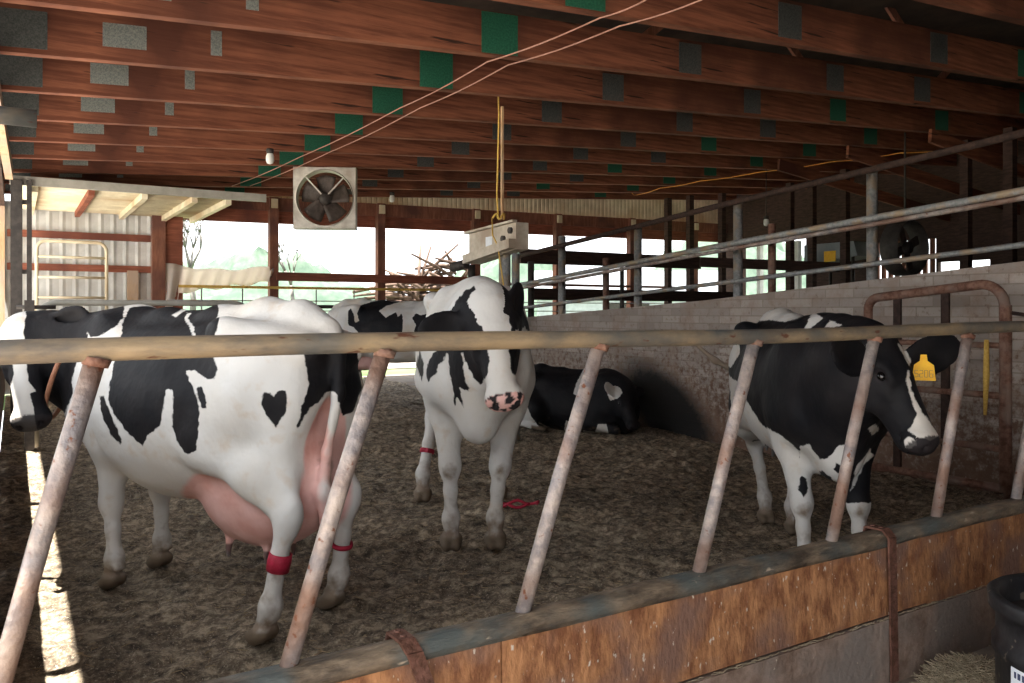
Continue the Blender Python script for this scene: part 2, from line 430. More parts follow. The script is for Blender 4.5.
# ================================================================== FEED FENCE (rail and slanted bars)
FV = 1.927
RZ, KZ = 1.319, .559
f = thing('feed_fence', 'worn pipe feed fence with slanted bars along the concrete kerb in front of the cows', 'fence', (2.0, FV, 0))
bars = [(-1.15, -.95), (.21, -.12)]
def ucam(px): return u_at((px-512)/810, FV)
tops = [97, 385, 600, 755, 875, 968, 1046, 1110]
bots = [-2, 285, 520, 697, 830, 935, 1015, 1085]
pts = [(u-2.0, 0, RZ+.004*math.sin(u*2.1)+.008*(u > 2.4)*(u-2.4)) for u in np.arange(-.8, 6.47, .25)]
MB().tube(pts, .0255, 20).build('top_rail', M['rail'], f)
for a, c in zip(tops, bots):
    ua = ucam(a)-2.0; ub = (ucam(c) if c > 0 else ucam(97)-.27)-2.0
    if c == -2: ub = ucam(-18)-2.0
    MB().tube([(ub, .0, KZ-.03), (ub+(ua-ub)*.5, 0, (RZ+KZ)/2), (ua, 0, RZ-.01)], .0215, 18).build('bar', M['bar'], f)
    MB().tube([(ua-.004, 0, RZ-.034), (ua, 0, RZ-.016)], [.026, .030], 16).build('weld_bead', M['rust'], f)

k = thing('feed_kerb', 'orange-stained board and concrete kerb with weathered rounded cap under the pipe fence', 'kerb', (2.0, FV, 0))
b = MB()   # rounded cap
prof = [(-.052, KZ-.05), (-.056, KZ-.03), (-.048, KZ-.010), (-.03, KZ), (.012, KZ), (.030, KZ-.008), (.036, KZ-.03), (.036, KZ-.05)]
us_ = np.arange(-2.12, 4.5, .12); vs2 = []
for i, u in enumerate(us_):
    for (y, z) in prof: vs2.append((u, y+noise.noise(Vector((u*3, y*9, z*9)))*.004, z+noise.noise(Vector((u*4, y*9+5, 0)))*.005))
n = len(prof); fs = []
for i in range(len(us_)-1):
    for j in range(n-1): fs.append([i*n+j, (i+1)*n+j, (i+1)*n+j+1, i*n+j+1])
    fs.append([i*n+n-1, (i+1)*n+n-1, (i+1)*n, i*n])
b._add(vs2, fs, True); b.build('cap', M['cap'], k)
MB().box(-2.12, -.88, -.048, -.02, .245, KZ-.045).build('face_board', M['board_orange'], k)
MB().box(-.876, 1.10, -.048, -.02, .245, KZ-.045).build('face_board', M['board_orange'], k)
MB().box(1.104, 4.48, -.046, -.02, .20, KZ-.045).build('face_board', M['board_orange'], k)
MB().box(-2.12, 4.48, -.062, .03, -.02, .235).build('footing', M['concrete'], k)
MB().box(-2.12, 4.48, -.018, .03, .236, KZ-.045).build('core', M['concrete'], k)
b = MB()
for i in range(420):   # chaff caught on the ledge
    u = random.uniform(-2.1, 2.2); l = random.uniform(.01, .04); t = random.uniform(-.5, .5)
    b.bar((u, -.050-random.random()*.010, .236+random.random()*.008), (u+l, -.052-random.random()*.01, .24+l*t*.3), .002, .002)
tag(b.build('chaff', M['hay'], k), None, None, kind='stuff')
def kstrap(uc, slant, z1, label):
    s = thing('steel_strap', label, 'strap', (uc, FV, 0))
    b = MB(); p = [(0+slant*-.02, .046, KZ-.05), (0, .034, KZ+.008), (0, -.04, KZ+.010), (slant*.03, -.066, KZ-.015), (slant*.16, -.068, KZ-.14), (slant*.40, -.072, z1)]
    for a, c in zip(p[:-1], p[1:]):
        d = Vector(c)-Vector(a); nrm = Vector((0, -d.z, d.y)).normalized()*.004
        w = .022
        vv_ = []
        for q in (a, c):
            q = Vector(q)
            for sx in (-w, w):
                for sn in (-1, 1): vv_.append(q+Vector((sx, 0, 0))+nrm*sn)
        b._add(vv_, [[0,1,3,2],[4,6,7,5],[0,2,6,4],[1,5,7,3],[0,4,5,1],[2,3,7,6]])
    b.build('band', M['strap'], s)
    for q in (.015, -.02):
        MB().tube([(0, q, KZ+.008), (0, q, KZ+.018)], .008, 10).build('bolt', M['strap'], s)
kstrap(ucam(400), .35, .05, 'rusty bent steel strap over the kerb cap, left of the two straps')
kstrap(ucam(876), .02, .0, 'dark upright steel strap over the kerb cap, right of the two straps')

# drum, hay
def drum():
    X, Y = 1.83, 2.58
    d = thing('drum', 'black plastic drum with white printed label in the lower right corner', 'drum', (X, Y, -.015), barn=False)
    MB().lathe([(0, 0), (.235, 0), (.25, .02), (.25, .30), (.262, .31), (.262, .34), (.25, .35), (.25, .44), (.272, .45), (.275, .49), (.262, .50), (.240, .49), (.238, .04), (0, .03)], seg=56).build('body', M['black_plastic'], d)
    b = MB(); vs_ = []; fs = []
    a0, a1, n = math.radians(184), math.radians(262), 20
    for i in range(n+1):
        t = a0+(a1-a0)*i/n
        for z in (.08, .295): vs_.append((.2525*math.cos(t), .2525*math.sin(t), z)); vs_.append((.2510*math.cos(t), .2510*math.sin(t), z))
    for i in range(n):
        q = i*4; fs += [[q, q+4, q+6, q+2], [q+1, q+3, q+7, q+5], [q+2, q+6, q+7, q+3], [q, q+1, q+5, q+4]]
    b._add(vs_, fs, True); lb = b.build('paper_label', M['white_label'], d)
    b = MB()
    for r_ in range(5):
        t = a0+.06
        while t < a1-.1:
            w = random.uniform(.02, .07); z = .265-.038*r_; hh = .010 if r_ else .02
            if random.random() < .85:
                q = [(.2534*math.cos(t+w*s_), .2534*math.sin(t+w*s_), z+hh*zz) for s_ in (0, 1) for zz in (0, 1)]
                b._add(q, [[0, 2, 3, 1]])
            t += w+.02
    o = b.build('print', M['ink'], lb, fix=False); o['kind'] = 'stuff'
    MB().lathe([(.232, .42), (.12, .43), (0, .425)], seg=40).build('contents', M['dark'], d)
    return d
drum()
def heap(name, label, mat, cx, cy, rx, ry, h, nst, seed):
    rs = random.Random(seed)
    n = 46; vs_ = []; fs = []
    for i in range(n+1):
        for j in range(n+1):
            x = (i/n*2-1); y = (j/n*2-1); r = math.sqrt(x*x+y*y)
            z = h*max(0, 1-r*r)**.8 + (noise.noise(Vector((x*4, y*4, seed)))*.02+noise.noise(Vector((x*12, y*12, seed)))*.012)*(r < 1) - .01*(r >= 1)
            vs_.append((x*rx, y*ry, z))
    for i in range(n):
        for j in range(n): q = i*(n+1)+j; fs.append([q, q+n+1, q+n+2, q+1])
    b = MB()._add(vs_, fs, True)
    for i in range(nst):
        a = rs.random()*6.28; r = math.sqrt(rs.random())*.98; x = math.cos(a)*r; y = math.sin(a)*r
        z = h*max(0, 1-r*r)**.8+.008; t = rs.random()*6.28; l = rs.uniform(.015, .05)
        p = Vector((x*rx, y*ry, z)); q = p+Vector((math.cos(t)*l, math.sin(t)*l, rs.uniform(-.01, .018)))
        b.bar(p, q, .0022, .0022)
    o = b.build(name, mat, loc=(cx, cy, -.02), barn=False, fix=False)
    return tag(o, label, 'hay', kind='stuff')
heap('hay_pile', 'loose hay heaped on the alley floor between the kerb and the black drum', M['hay'], 1.72, 2.98, .20, .20, .12, 1700, 3)

# straw flecks lying in the bedding
b = MB(); rs = random.Random(5)
for i in range(5200):
    v = 2.0+rs.random()**1.5*8; u = rs.uniform(.0, 6.4)
    z = float(pen_z(np.array([u]), np.array([v]))[0])+.004
    t = rs.random()*6.28; l = rs.uniform(.01, .045)
    b.bar((u, v, z), (u+math.cos(t)*l, v+math.sin(t)*l, z+rs.uniform(-.002, .008)), .0028, .0024)
tag(b.build('straw', M['straw'], fix=False), 'short straw flecks scattered over the dark bedding', 'straw', kind='stuff')
# torn red band lying on the floor
b = MB()
pts = [(math.cos(t)*.13*(1+.25*math.sin(3*t)), math.sin(t)*.06, .045+.012*math.sin(5*t)) for t in np.linspace(0, 5.6, 30)]
b.tube(pts, .011, 8)
o = b.build('torn_band', M['red_band'], loc=(.04, 5.72, .0), barn=False); tag(o, 'torn red band lying in the bedding behind the front-facing cow', 'band')

# ================================================================== PIPES ABOVE THE BLOCK WALL
def hv(v, pts): return np.interp(v, [p[0] for p in pts], [p[1] for p in pts])
UPP = [(-.5, 2.62), (3.2, 2.31), (6.3, 2.11), (10.4, 1.80)]
LOW = [(-.5, 2.22), (3.2, 1.915), (6.3, 1.72), (10.4, 1.46)]
r = thing('pipe_railing', 'long double pipe rail climbing above the block wall', 'railing', (6.6, 6, 0))
for off, rr in ((0, .03), (.055, .022)):
    MB().tube([(-.13, v-6, float(hv(v, UPP))-off) for v in np.arange(-.5, 10.6, .5)], rr, 12).build('rail', M['bar'] if off else M['galv'], r)
lr = thing('pipe_railing', 'lower thin grey pipe rail just above the block wall', 'railing', (6.6, 6, 0))
MB().tube([(-.02, v-6, float(hv(v, LOW))) for v in np.arange(-.5, 10.6, .5)], .024, 12).build('rail', M['galv'], lr)
dr = thing('pipe_railing', 'dark steel pipe slanting under the trusses above the pipe rails', 'railing', (6.6, 6, 0))
MB().tube([(-.10, v-6, float(hv(v, UPP))+.44+.0*v) for v in np.arange(-.5, 10.6, .5)], .032, 12).build('rail', M['rust_dark'], dr)
for (px, top, r_, m, kind, lab) in [
    (872, 172, .048, 'galv', 'post', 'thick galvanised steel post nearest the camera behind the block wall'),
    (772, 225, .042, 'rust', 'post', 'short rusty pipe post between two galvanised posts behind the block wall'),
    (738, 203, .050, 'galv', 'post', 'tall galvanised steel post with the short rusty post on its right'),
    (638, 226, .050, 'galv', 'post', 'galvanised steel post near the middle of the block wall, dark wood board behind'),
    (622, 268, .028, 'dark', 'post', 'thin dark post just left of the middle galvanised post'),
    (606, 259, .045, 'rust', 'post', 'short brown round-topped pipe post left of the middle galvanised post'),
    (562, 237, .055, 'galv', 'post', 'grey steel post near the far end of the block wall'),
    (531, 262, .050, 'dark', 'post', 'dark slim post at the far end of the block wall beside the grey box')]:
    a = (px-512)/810; v = v_at(a, 6.78); z = v/(CU-SU*a); h = 1.4+(312-top)/810*z
    t = thing('steel_post', lab, 'post', (6.78, v, 0))
    MB().tube([(0, 0, 0), (0, 0, h)], r_, 18).build('shaft', M[m], t)
    MB().lathe([(r_+.004, h-.006), (r_+.004, h+.004), (r_*.7, h+.014), (0, h+.016)], seg=18).build('cap', M[m], t)
    MB().box(-.09, .09, -.09, .09, .0, .012).build('foot_plate', M[m], t)

# rusty pen gate near the right wall
g = thing('pen_gate', 'rusty pipe pen gate with rounded corner leaning near the block wall at right', 'gate', (6.0, 4.2, 0))
v0, v1, h0, h1 = -1.13, -.05, .12, 1.58
pr = [(0, v1, h0), (0, v1, 1.42)]+[(0, v1-.1+.1*math.cos(t), 1.42+.1*math.sin(t)) for t in np.linspace(.3, math.pi/2, 5)]
pr += [(0, v0+.16+.16*math.cos(t), 1.44+.16*math.sin(t)) for t in np.linspace(math.pi/2, math.pi-.1, 8)]+[(0, v0, 1.40), (0, v0, h0)]
MB().tube(pr, .036, 16).build('frame', M['rust'], g)
for z, r_ in ((1.16, .022), (.80, .025), (.42, .025), (.14, .032)):
    MB().tube([(0, v0, z), (0, v1, z)], r_, 12).build('cross_bar', M['rust'], g)
for v, z1 in ((-.31, 1.52), (-.70, 1.56)):
    MB().box(-.012, .012, v-.03, v+.03, .14, z1).build('upright', M['rust_dark'], g)
MB().tube([(-.05, v0+.10, 1.2), (-.07, v0+.09, .95), (-.05, v0+.11, .66)], [.016, .022, .012], 8).build('twine', M['rope'], g)
MB().tube([(0, v0-.02, .0), (0, v0-.02, 1.45)], .028, 12).build('hinge_post', M['rust'], g)
MB().tube([(0, v0+.0, 1.40), (.1, v0-.5, 1.32), (.2, v0-.9, 1.30)], .014, 8).build('chain_bar', M['rust_dark'], g)

# ================================================================== FAR WALL (v = 16.2)
FW = 16.2
def hh(u): return 3.10+.015*u
for (z0, z1, dv, mm, lab) in [(0, .24, 0, 'wood_red', 'lower reddish header plank over the far openings'), (.24, .50, -.06, 'wood_post', 'upper reddish header plank over the far openings')]:
    b = MB(); u0, u1 = 2.2, 17.0
    b._add([(u0, dv, hh(u0)+z0), (u1, dv, hh(u1)+z0), (u1, dv+.1, hh(u1)+z0), (u0, dv+.1, hh(u0)+z0), (u0, dv, hh(u0)+z1), (u1, dv, hh(u1)+z1), (u1, dv+.1, hh(u1)+z1), (u0, dv+.1, hh(u0)+z1)],
           [[0,3,2,1],[4,5,6,7],[0,1,5,4],[1,2,6,5],[2,3,7,6],[3,0,4,7]])
    tag(b.build('header_beam', M[mm], loc=(0, FW, 0)), lab, 'beam')
def corrug(u0, u1, z0, z1, v, pitch, amp, mat, name, loc):
    n = int((u1-u0)/pitch*4); us_ = np.linspace(u0, u1, n); b = MB(); vs_ = []; fs = []
    for i, u in enumerate(us_):
        y = v+(amp if (i % 4) < 1 else 0)
        vs_ += [(u, y, z0(u) if callable(z0) else z0), (u, y, z1(u) if callable(z1) else z1)]
    for i in range(n-1): fs.append([2*i, 2*i+2, 2*i+3, 2*i+1])
    b._add(vs_, fs); o = b.build(name, mat, loc=loc, fix=False)
    md = o.modifiers.new('solid', 'SOLIDIFY'); md.thickness = .004
    return o
struct(corrug(2.2, 17.0, lambda u: hh(u)+.50, lambda u: hh(u)+1.3, .12, .12, .02, M['cream'], 'wall_north', (0, FW, 0)))
struct(corrug(-1.5, 2.25, lambda u: .65, lambda u: 3.3, .12, .20, -.02, M['white_sheet'], 'wall_north', (0, FW, 0)))
struct(MB().box(-.15, 2.25, .05, .14, 0, .66).build('wall_north', M['white_sheet'], loc=(0, FW, 0)))
for z, lab in ((2.76, 'upper rust-brown girt across the white sheet wall'), (2.19, 'lower rust-brown girt across the white sheet wall')):
    tag(MB().box(-.1, 2.15, -.02, .06, z-.07, z+.05).build('wall_girt', M['wood_red'], loc=(0, FW, 0)), lab, 'beam')
PU = [2.27, 4.37, 6.63, 8.94, 11.2, 13.5, 15.7]
labs = ['thick reddish wooden post at the left edge of the wide far opening', 'wooden post dividing the far opening left of the box fan',
        'wooden post dividing the far opening right of the box fan', 'far wooden post left of the grey hanging box', 'far wooden post right of the grey hanging box',
        'far wooden post left of the dim far corner', 'dark wooden post in the far right corner']
for i, u in enumerate(PU):
    t = thing('wall_post', labs[i], 'post', (u, FW-.08, 0), 'far wall posts')
    w = .085 if i else .11
    MB().box(-w, w, -.08, .08, 0, hh(u)+.5).build('post', M['wood_post'], t)
    if i == 0: MB().box(.12, .42, -.02, .07, 0, hh(u)+.1).build('side_board', M['wood_red'], t)
    MB().box(-.06, .06, -.13, -.08, hh(u)+.28, hh(u)+.46).build('bracket', M['cream'], t)
def rail_far(u0, u1, z, w, mat, lab, dv=-.2):
    t = MB(); t.box(u0, u1, dv-.03, dv+.03, z-w/2, z+w/2)
    return tag(t.build('fence_rail', M[mat], loc=(0, FW, 0)), lab, 'rail')
rail_far(4.4, 9.0, 2.10, .17, 'wood_red', 'brown wooden rail across the far opening under the box fan')
rail_far(2.6, 9.6, 1.88, .05, 'rope', 'thin yellowish rail below the brown wooden rail in the far opening')
rail_far(9.2, 14.9, 2.05, .06, 'wood_red', 'thin brown rail across the far opening right of the hanging box')
for z, r_, lab in ((1.62, .012, 'upper wire across the far opening'), (1.42, .012, 'middle wire across the far opening'), (1.1, .012, 'lower wire across the far opening')):
    tag(MB().tube([(2.4, -.2, z), (14.9, -.2, z)], r_, 6).build('fence_wire', M['galv'], loc=(0, FW, 0)), lab, 'wire')
for i, u in enumerate((3.0, 3.75, 5.2, 6.0)):
    tag(MB().tube([(u, -.2, .0), (u, -.2, 1.85)], .014, 6).build('wire_stay', M['galv'], loc=(0, FW, 0)), 'thin upright stay holding the wires of the far opening', 'stay', 'wire stays in the far opening')
def thin_cloth():
    m, n, l, p = new_mat('thin_cloth')
    p.inputs['Base Color'].default_value = (.85, .78, .72, 1); p.inputs['Roughness'].default_value = .9
    t = n.new('ShaderNodeBsdfTranslucent'); t.inputs[0].default_value = (.92, .84, .77, 1)
    x = n.new('ShaderNodeMixShader'); x.inputs[0].default_value = .55
    l.new(p.outputs[0], x.inputs[1]); l.new(t.outputs[0], x.inputs[2]); l.new(x.outputs[0], n['Material Output'].inputs[0])
    return m
M['cloth'] = thin_cloth()
# torn pale curtain
b = MB(); vs_ = []; fs = []; n = 60
for i in range(n+1):
    u = 2.35+(4.35-2.35)*i/n; s = i/n
    zt = 2.30-.10*math.sin(s*3.1)+.02*math.sin(s*17)+.02*s; zb = (1.50 if s < .12 else 1.72+.28*s+.03*math.sin(s*23)) if s < .96 else 2.1
    for j in range(7):
        w = j/6; vs_.append((u, -.14+.05*math.sin(i*.8+w*3)*(.3+w), zt*(1-w)+zb*w))
for i in range(n):
    for j in range(6): q = i*7+j; fs.append([q, q+1, q+8, q+7])
b._add(vs_, fs, True); o = b.build('torn_curtain', M['cloth'], loc=(0, FW, 0), fix=False); tag(o, 'torn pale cloth curtain sagging across the left far opening', 'curtain')
md = o.modifiers.new('solid', 'SOLIDIFY'); md.thickness = .004

# low corrugated ceiling panel in the far left corner
t = thing('lean_to_roof', 'low cream corrugated roof panel lit from outside in the far left corner', 'roof panel', (0, 13.0, 3.2))
b = MB(); vs_ = []; fs = []; n = 96
for i in range(n+1):
    y = 3.2*i/n; z = .042*math.sin(i*2*math.pi/6)
    vs_ += [(.0, y, z), (2.9, y, z)]
for i in range(n): fs.append([2*i, 2*i+1, 2*i+3, 2*i+2])
b._add(vs_, fs, True); o = b.build('sheet', M['cream'], t, fix=False); md = o.modifiers.new('solid', 'SOLIDIFY'); md.thickness = .004
for i, u in enumerate((.25, .95, 1.65, 2.35, 2.85)):
    MB().box(u-.04, u+.04, .05, 3.15, -.13, -.035).build('purlin', M['wood_red' if i == 1 else 'cream'], t)
MB().box(-.05, 3.4, -.06, .0, -.06, .06).build('edge_beam', M['grey_paint'], t)
# pipe gate hung on the white wall
def pipe_gate(u0, u1, z0, z1, v, rr, bars_, lab, mat, rad=.15):
    t = thing('pipe_gate', lab, 'gate', (u0, v, 0)); w = u1-u0
    p = [(0, 0, z0)]+[(rad-rad*math.cos(a), 0, z1-rad+rad*math.sin(a)) for a in np.linspace(0, math.pi/2, 6)]+[(w-rad+rad*math.sin(a), 0, z1-rad+rad*math.cos(a)) for a in np.linspace(0, math.pi/2, 6)]+[(w, 0, z0)]
    MB().tube(p, rr, 10).build('frame', M[mat], t)
    for z in bars_: MB().tube([(0, 0, z), (w, 0, z)], rr*.8, 8).build('cross_bar', M[mat], t)
    return t
pipe_gate(.33, 1.40, .9, 2.62, 16.0, .028, (.95, 1.3, 1.65, 2.0, 2.35), 'rusty-cream pipe gate hanging on the white sheet wall', 'cream')
tag(MB().box(1.75, 1.93, -.1, 0, 1.45, 2.15).build('wooden_plank', M['wood_light'], loc=(0, FW, 0)), 'short brown plank hanging on the white sheet wall right of the gate', 'plank')
pipe_gate(.2, 2.4, -.01, 1.50, 9.8, .032, (.5, .9, 1.2), 'long grey pipe gate with round corners behind the broadside cow', 'grey_paint', .2)
pipe_gate(4.4, 5.2, -.01, 1.50, 14.9, .035, (.6, 1.0, 1.25), 'short dark pipe gate behind the far spotted cow', 'dark', .05)
tag(MB().box(3.4, 5.3, -.02, .03, .55, 1.05).build('gate_board', M['board_orange'], loc=(0, 15.6, 0)), 'low orange-brown board across the far opening behind the gate', 'board')
# slim steel post in the left corner with latch
t = thing('steel_post', 'short dark latch post beside the gate at the far left wall', 'post', (.12, 9.6, 0))
MB().box(-.03, .06, -.05, .05, 0, 1.52).build('shaft', M['dark'], t); MB().tube([(-.1, 0, 1.45), (.25, 0, 1.45)], .02, 8).build('latch_bar', M['dark'], t)
t = thing('corner_post', 'black steel corner post at the far left edge under the trusses', 'post', (.06, 12.9, 0))
MB().box(-.1, .04, -.06, .06, 0, 3.2).build('shaft', M['dark'], t); MB().box(.09, .15, -.05, .05, 0, 3.2).build('shaft', M['dark'], t)
for z in (1.95, 2.9): MB().box(-.08, .15, -.03, .03, z-.03, z+.03).build('tie', M['dark'], t)
# pipe stub near the upper left edge
tag(MB().tube([(-.35, 3.6, 2.14), (.075, 3.6, 2.14)], .034, 14).build('pipe_stub', M['rail'], loc=(0, 0, 0)), 'short worn pipe end poking in at the upper left edge', 'pipe')
tag(MB().bar((-.12, 4.6, 2.75), (-.03, 7.2, 2.45), .05, .10).build('brace', M['wood_light'], loc=(0, 0, 0)), 'pale slanting brace board at the upper left edge', 'board')

# ================================================================== RIGHT SIDE OF THE BARN (u = 17), dim
RW = 17.0
def east(v0, v1, z0, z1, mat, name='wall_east'):
    return struct(MB().box(0, .12, min(v0, v1), max(v0, v1), z0, z1).build(name, M[mat], loc=(RW, 0, 0)))
def evz(px, py, u=RW):
    a = (px-512)/810; v = v_at(a, u); z = v/(CU-SU*a); return v, 1.4+(312-py)/810*z
va, zt = evz(743, 244); vb, _ = evz(806, 244); _, zb = evz(770, 294)
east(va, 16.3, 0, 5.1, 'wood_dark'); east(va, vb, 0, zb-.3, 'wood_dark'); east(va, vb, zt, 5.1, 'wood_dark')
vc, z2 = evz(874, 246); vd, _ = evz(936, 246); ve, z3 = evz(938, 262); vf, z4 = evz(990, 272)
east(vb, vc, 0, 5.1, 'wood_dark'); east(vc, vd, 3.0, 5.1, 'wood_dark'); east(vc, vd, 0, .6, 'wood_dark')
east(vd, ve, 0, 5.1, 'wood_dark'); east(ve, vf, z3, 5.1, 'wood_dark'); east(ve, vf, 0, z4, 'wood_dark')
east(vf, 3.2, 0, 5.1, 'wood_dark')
n = 9
for i in range(n):
    v = vc+(vd-vc)*(i+.5)/n
    tag(MB().box(-.02, .04, v-.045, v+.045, .6, 3.0).build('wall_slat', M['wood_post'], loc=(RW, 0, 0)), 'upright plank of the slatted opening in the dim right wall', 'plank', 'upright planks of the slatted opening')
for i, px in enumerate((762, 800)):
    v, _ = evz(px, 260)
    tag(MB().box(-.14, -.01, v-.06, v+.06, 0, 3.2).build('door_post', M['white_sheet'], loc=(RW, 0, 0)), ['white post standing left in the bright right-hand opening', 'white post at the right side of the bright right-hand opening'][i], 'post')
# dark rails of the inner pens
def inner(px0, y0, px1, y1, u0, u1, w, mat, lab):
    a = (px0-512)/810; v = v_at(a, u0); z = v/(CU-SU*a); h0 = 1.4+(312-y0)/810*z
    a = (px1-512)/810; v1_ = v_at(a, u1); z = v1_/(CU-SU*a); h1_ = 1.4+(312-y1)/810*z
    tag(MB().bar((u0, v, h0), (u1, v1_, h1_), .06, w).build('pen_board', M[mat], loc=(0, 0, 0)), lab, 'board')
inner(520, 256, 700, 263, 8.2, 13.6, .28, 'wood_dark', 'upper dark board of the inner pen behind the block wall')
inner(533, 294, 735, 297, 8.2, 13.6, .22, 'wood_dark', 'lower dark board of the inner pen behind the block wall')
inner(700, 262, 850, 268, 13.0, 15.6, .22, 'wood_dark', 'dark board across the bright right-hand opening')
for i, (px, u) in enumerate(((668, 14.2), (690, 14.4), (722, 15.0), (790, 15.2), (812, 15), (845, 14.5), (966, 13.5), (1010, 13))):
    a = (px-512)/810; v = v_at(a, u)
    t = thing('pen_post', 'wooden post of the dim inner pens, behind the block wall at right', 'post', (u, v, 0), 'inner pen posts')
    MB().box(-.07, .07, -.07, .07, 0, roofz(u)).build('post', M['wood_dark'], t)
# grey machine with yellow sticker
a = (830-512)/810; u = 15.6; v = v_at(a, u); z = v/(CU-SU*a)
t = thing('feed_bin', 'grey metal feed bin with yellow sticker in the dim right part of the barn', 'bin', (u, v, 0))
zz = 1.4+(312-243)/810*z; zy = 1.4+(312-262)/810*z
MB()._add([(0, -.7, zy+.1), (0, .7, zy), (0, .7, zz), (0, -.6, zz), (.8, -.7, zy+.1), (.8, .7, zy), (.8, .7, zz), (.8, -.6, zz)], [[0,1,2,3],[7,6,5,4],[0,4,5,1],[1,5,6,2],[2,6,7,3],[3,7,4,0]]).build('hopper', M['shed_roof'], t)
MB().box(-.012, 0, -.15, .15, zz-.42, zz-.18).build('sticker', M['tag'], t)
for s in (-.55, .55):
    for q in (.05, .75): MB().tube([(q, s, 0), (q, s, zy+.12)], .035, 8).build('leg', M['dark'], t)
for i, v in enumerate((4.2, 5.6, 7.0, 8.4, 9.8)):
    b = MB(); b.bar((11.6, v, 4.02), (16.95, v, 3.42), .05, .20)
    tag(b.build('side_rafter', M['truss'], loc=(0, 0, 0)), 'brown side rafter sloping down to the right under the trusses at far right', 'rafter', 'side rafters at far right')
# round hanging fan far right
a = (905-512)/810; u = 11.5; v = v_at(a, u); z = v/(CU-SU*a); zz = 1.4+(312-248)/810*z
t = thing('drum_fan', 'round dim barn fan hanging behind the pipe rails at right', 'fan', (u, v, zz))
MB().lathe([(.40, -.14), (.42, -.12), (.42, .14), (.40, .15), (.38, .14), (.38, -.12), (.40, -.14)], axis='y', seg=36).build('shroud', M['dark'], t)
MB().lathe([(0, -.09), (.09, -.08), (.09, .08), (0, .09)], axis='y', seg=20).build('motor', M['dark'], t)
for q in range(4):
    a_ = q*math.pi/2+.4; MB().bar((0, 0, 0), (.36*math.cos(a_), .0, .36*math.sin(a_)), .02, .14).build('blade', M['blade'], t)
MB().tube([(0, 0, .42), (0, 0, roofz(11.5)-zz)], .015, 6).build('hanger', M['dark'], t)

# ================================================================== BOX FAN
fx, fy, fz = -2.90, 12.6, 3.16
t = thing('box_fan', 'square sheet-metal box fan hanging from the trusses over the far opening', 'fan', (fx, fy, fz), barn=False, rz=math.radians(6))
S = .475; R_ = .43
def ringplate(y, S, R_, seg=48):
    b = MB(); vs_ = []; fs = []
    for k in range(seg):
        a = 2*math.pi*k/seg; c, s = math.cos(a), math.sin(a); m = S/max(abs(c), abs(s))
        vs_ += [(R_*c, y, R_*s), (m*c, y, m*s)]
    for k in range(seg):
        k2 = (k+1) % seg; fs.append([2*k, 2*k+1, 2*k2+1, 2*k2])
    return b._add(vs_, fs)
b = ringplate(-.12, S, R_); ringp = ringplate(.12, S, R_)
b._add(ringp.v, ringp.f)
b.box(-S, -S+.012, -.12, .12, -S, S); b.box(S-.012, S, -.12, .12, -S, S); b.box(-S, S, -.12, .12, S-.012, S); b.box(-S, S, -.12, .12, -S, -S+.012)
b.build('housing', M['fan_frame'], t)
MB().lathe([(R_, -.14), (R_+.012, -.13), (R_+.012, .12), (R_, .12), (R_-.01, .0), (R_, -.14)], axis='y', seg=48).build('shroud', M['fan_frame'], t)
MB().lathe([(0, -.10), (.085, -.09), (.10, .0), (.10, .10), (0, .11)], axis='y', seg=24).build('motor', M['dark'], t)
for q in range(5):
    a_ = q*2*math.pi/5+.3
    b = MB(); vs_ = []; fs = []
    for i in range(7):
        rr = .08+.29*i/6
        for j in range(5):
            w = (j/4-.5)*(.20+.16*i/6)/max(rr, .12)*.9
            vs_.append((rr*math.cos(a_+w), (j/4-.5)*.10, rr*math.sin(a_+w)))
    for i in range(6):
        for j in range(4): o_ = i*5+j; fs.append([o_, o_+5, o_+6, o_+1])
    b._add(vs_, fs, True); o = b.build('blade', M['blade'], t, fix=False); md = o.modifiers.new('s', 'SOLIDIFY'); md.thickness = .006
for a_ in (48, 132):
    a_ = math.radians(a_); MB().bar((.08*math.cos(a_), -.10, .08*math.sin(a_)), (R_*math.cos(a_), -.11, R_*math.sin(a_)), .02, .02).build('strut', M['fan_frame'], t)
b = MB()
for rr in (.08, .11, .14, .17, .2, .23, .26, .29, .32, .35, .38, .41): b.tube([(rr*math.cos(q), .125, rr*math.sin(q)) for q in np.linspace(0, 2*math.pi, 40)], .0025, 5, caps=False)
b.build('guard', M['dark'], t)
for s in (-.4, .4): MB().tube([(s, 0, S), (s, 0, S+.22)], .008, 6).build('hanger', M['dark'], t)

# ================================================================== HANGING GREY BOX
t = thing('feeder_box', 'beige metal box with small white label hung on posts behind the front-facing cow', 'box', (4.6, 8.3, 0))
def zat(px, py, u):
    a = (px-512)/810; v = v_at(a, u); z = v/(CU-SU*a); return v-8.3, 1.4+(312-py)/810*z
a1 = zat(516, 222, 4.6); a2 = zat(469, 234, 4.6); a3 = zat(469, 264, 4.6); a4 = zat(516, 249, 4.6)
W_ = .16
vs_ = [(0, a1[0], a1[1]), (0, a2[0], a2[1]), (0, a3[0], a3[1]), (0, a4[0], a4[1])]
vs_ += [(W_, a1[0], a1[1]), (W_, a2[0], a2[1]), (W_, a3[0], a3[1]), (W_, a4[0], a4[1])]
MB()._add(vs_, [[0,1,2,3],[7,6,5,4],[0,4,5,1],[1,5,6,2],[2,6,7,3],[3,7,4,0]]).build('case', M['box'], t)
vm = (a1[0]+a2[0])/2; zt_, zb_ = (a1[1]+a2[1])/2, (a3[1]+a4[1])/2
MB().bar((-.03, a1[0]-.02, a1[1]+.01), (-.03, a2[0]+.02, a2[1]+.01), .06, .025).build('lid_lip', M['box'], t)
MB().bar((-.04, a4[0], a4[1]+.06), (-.04, a3[0], a3[1]+.05), .10, .10).build('tray', M['box'], t)
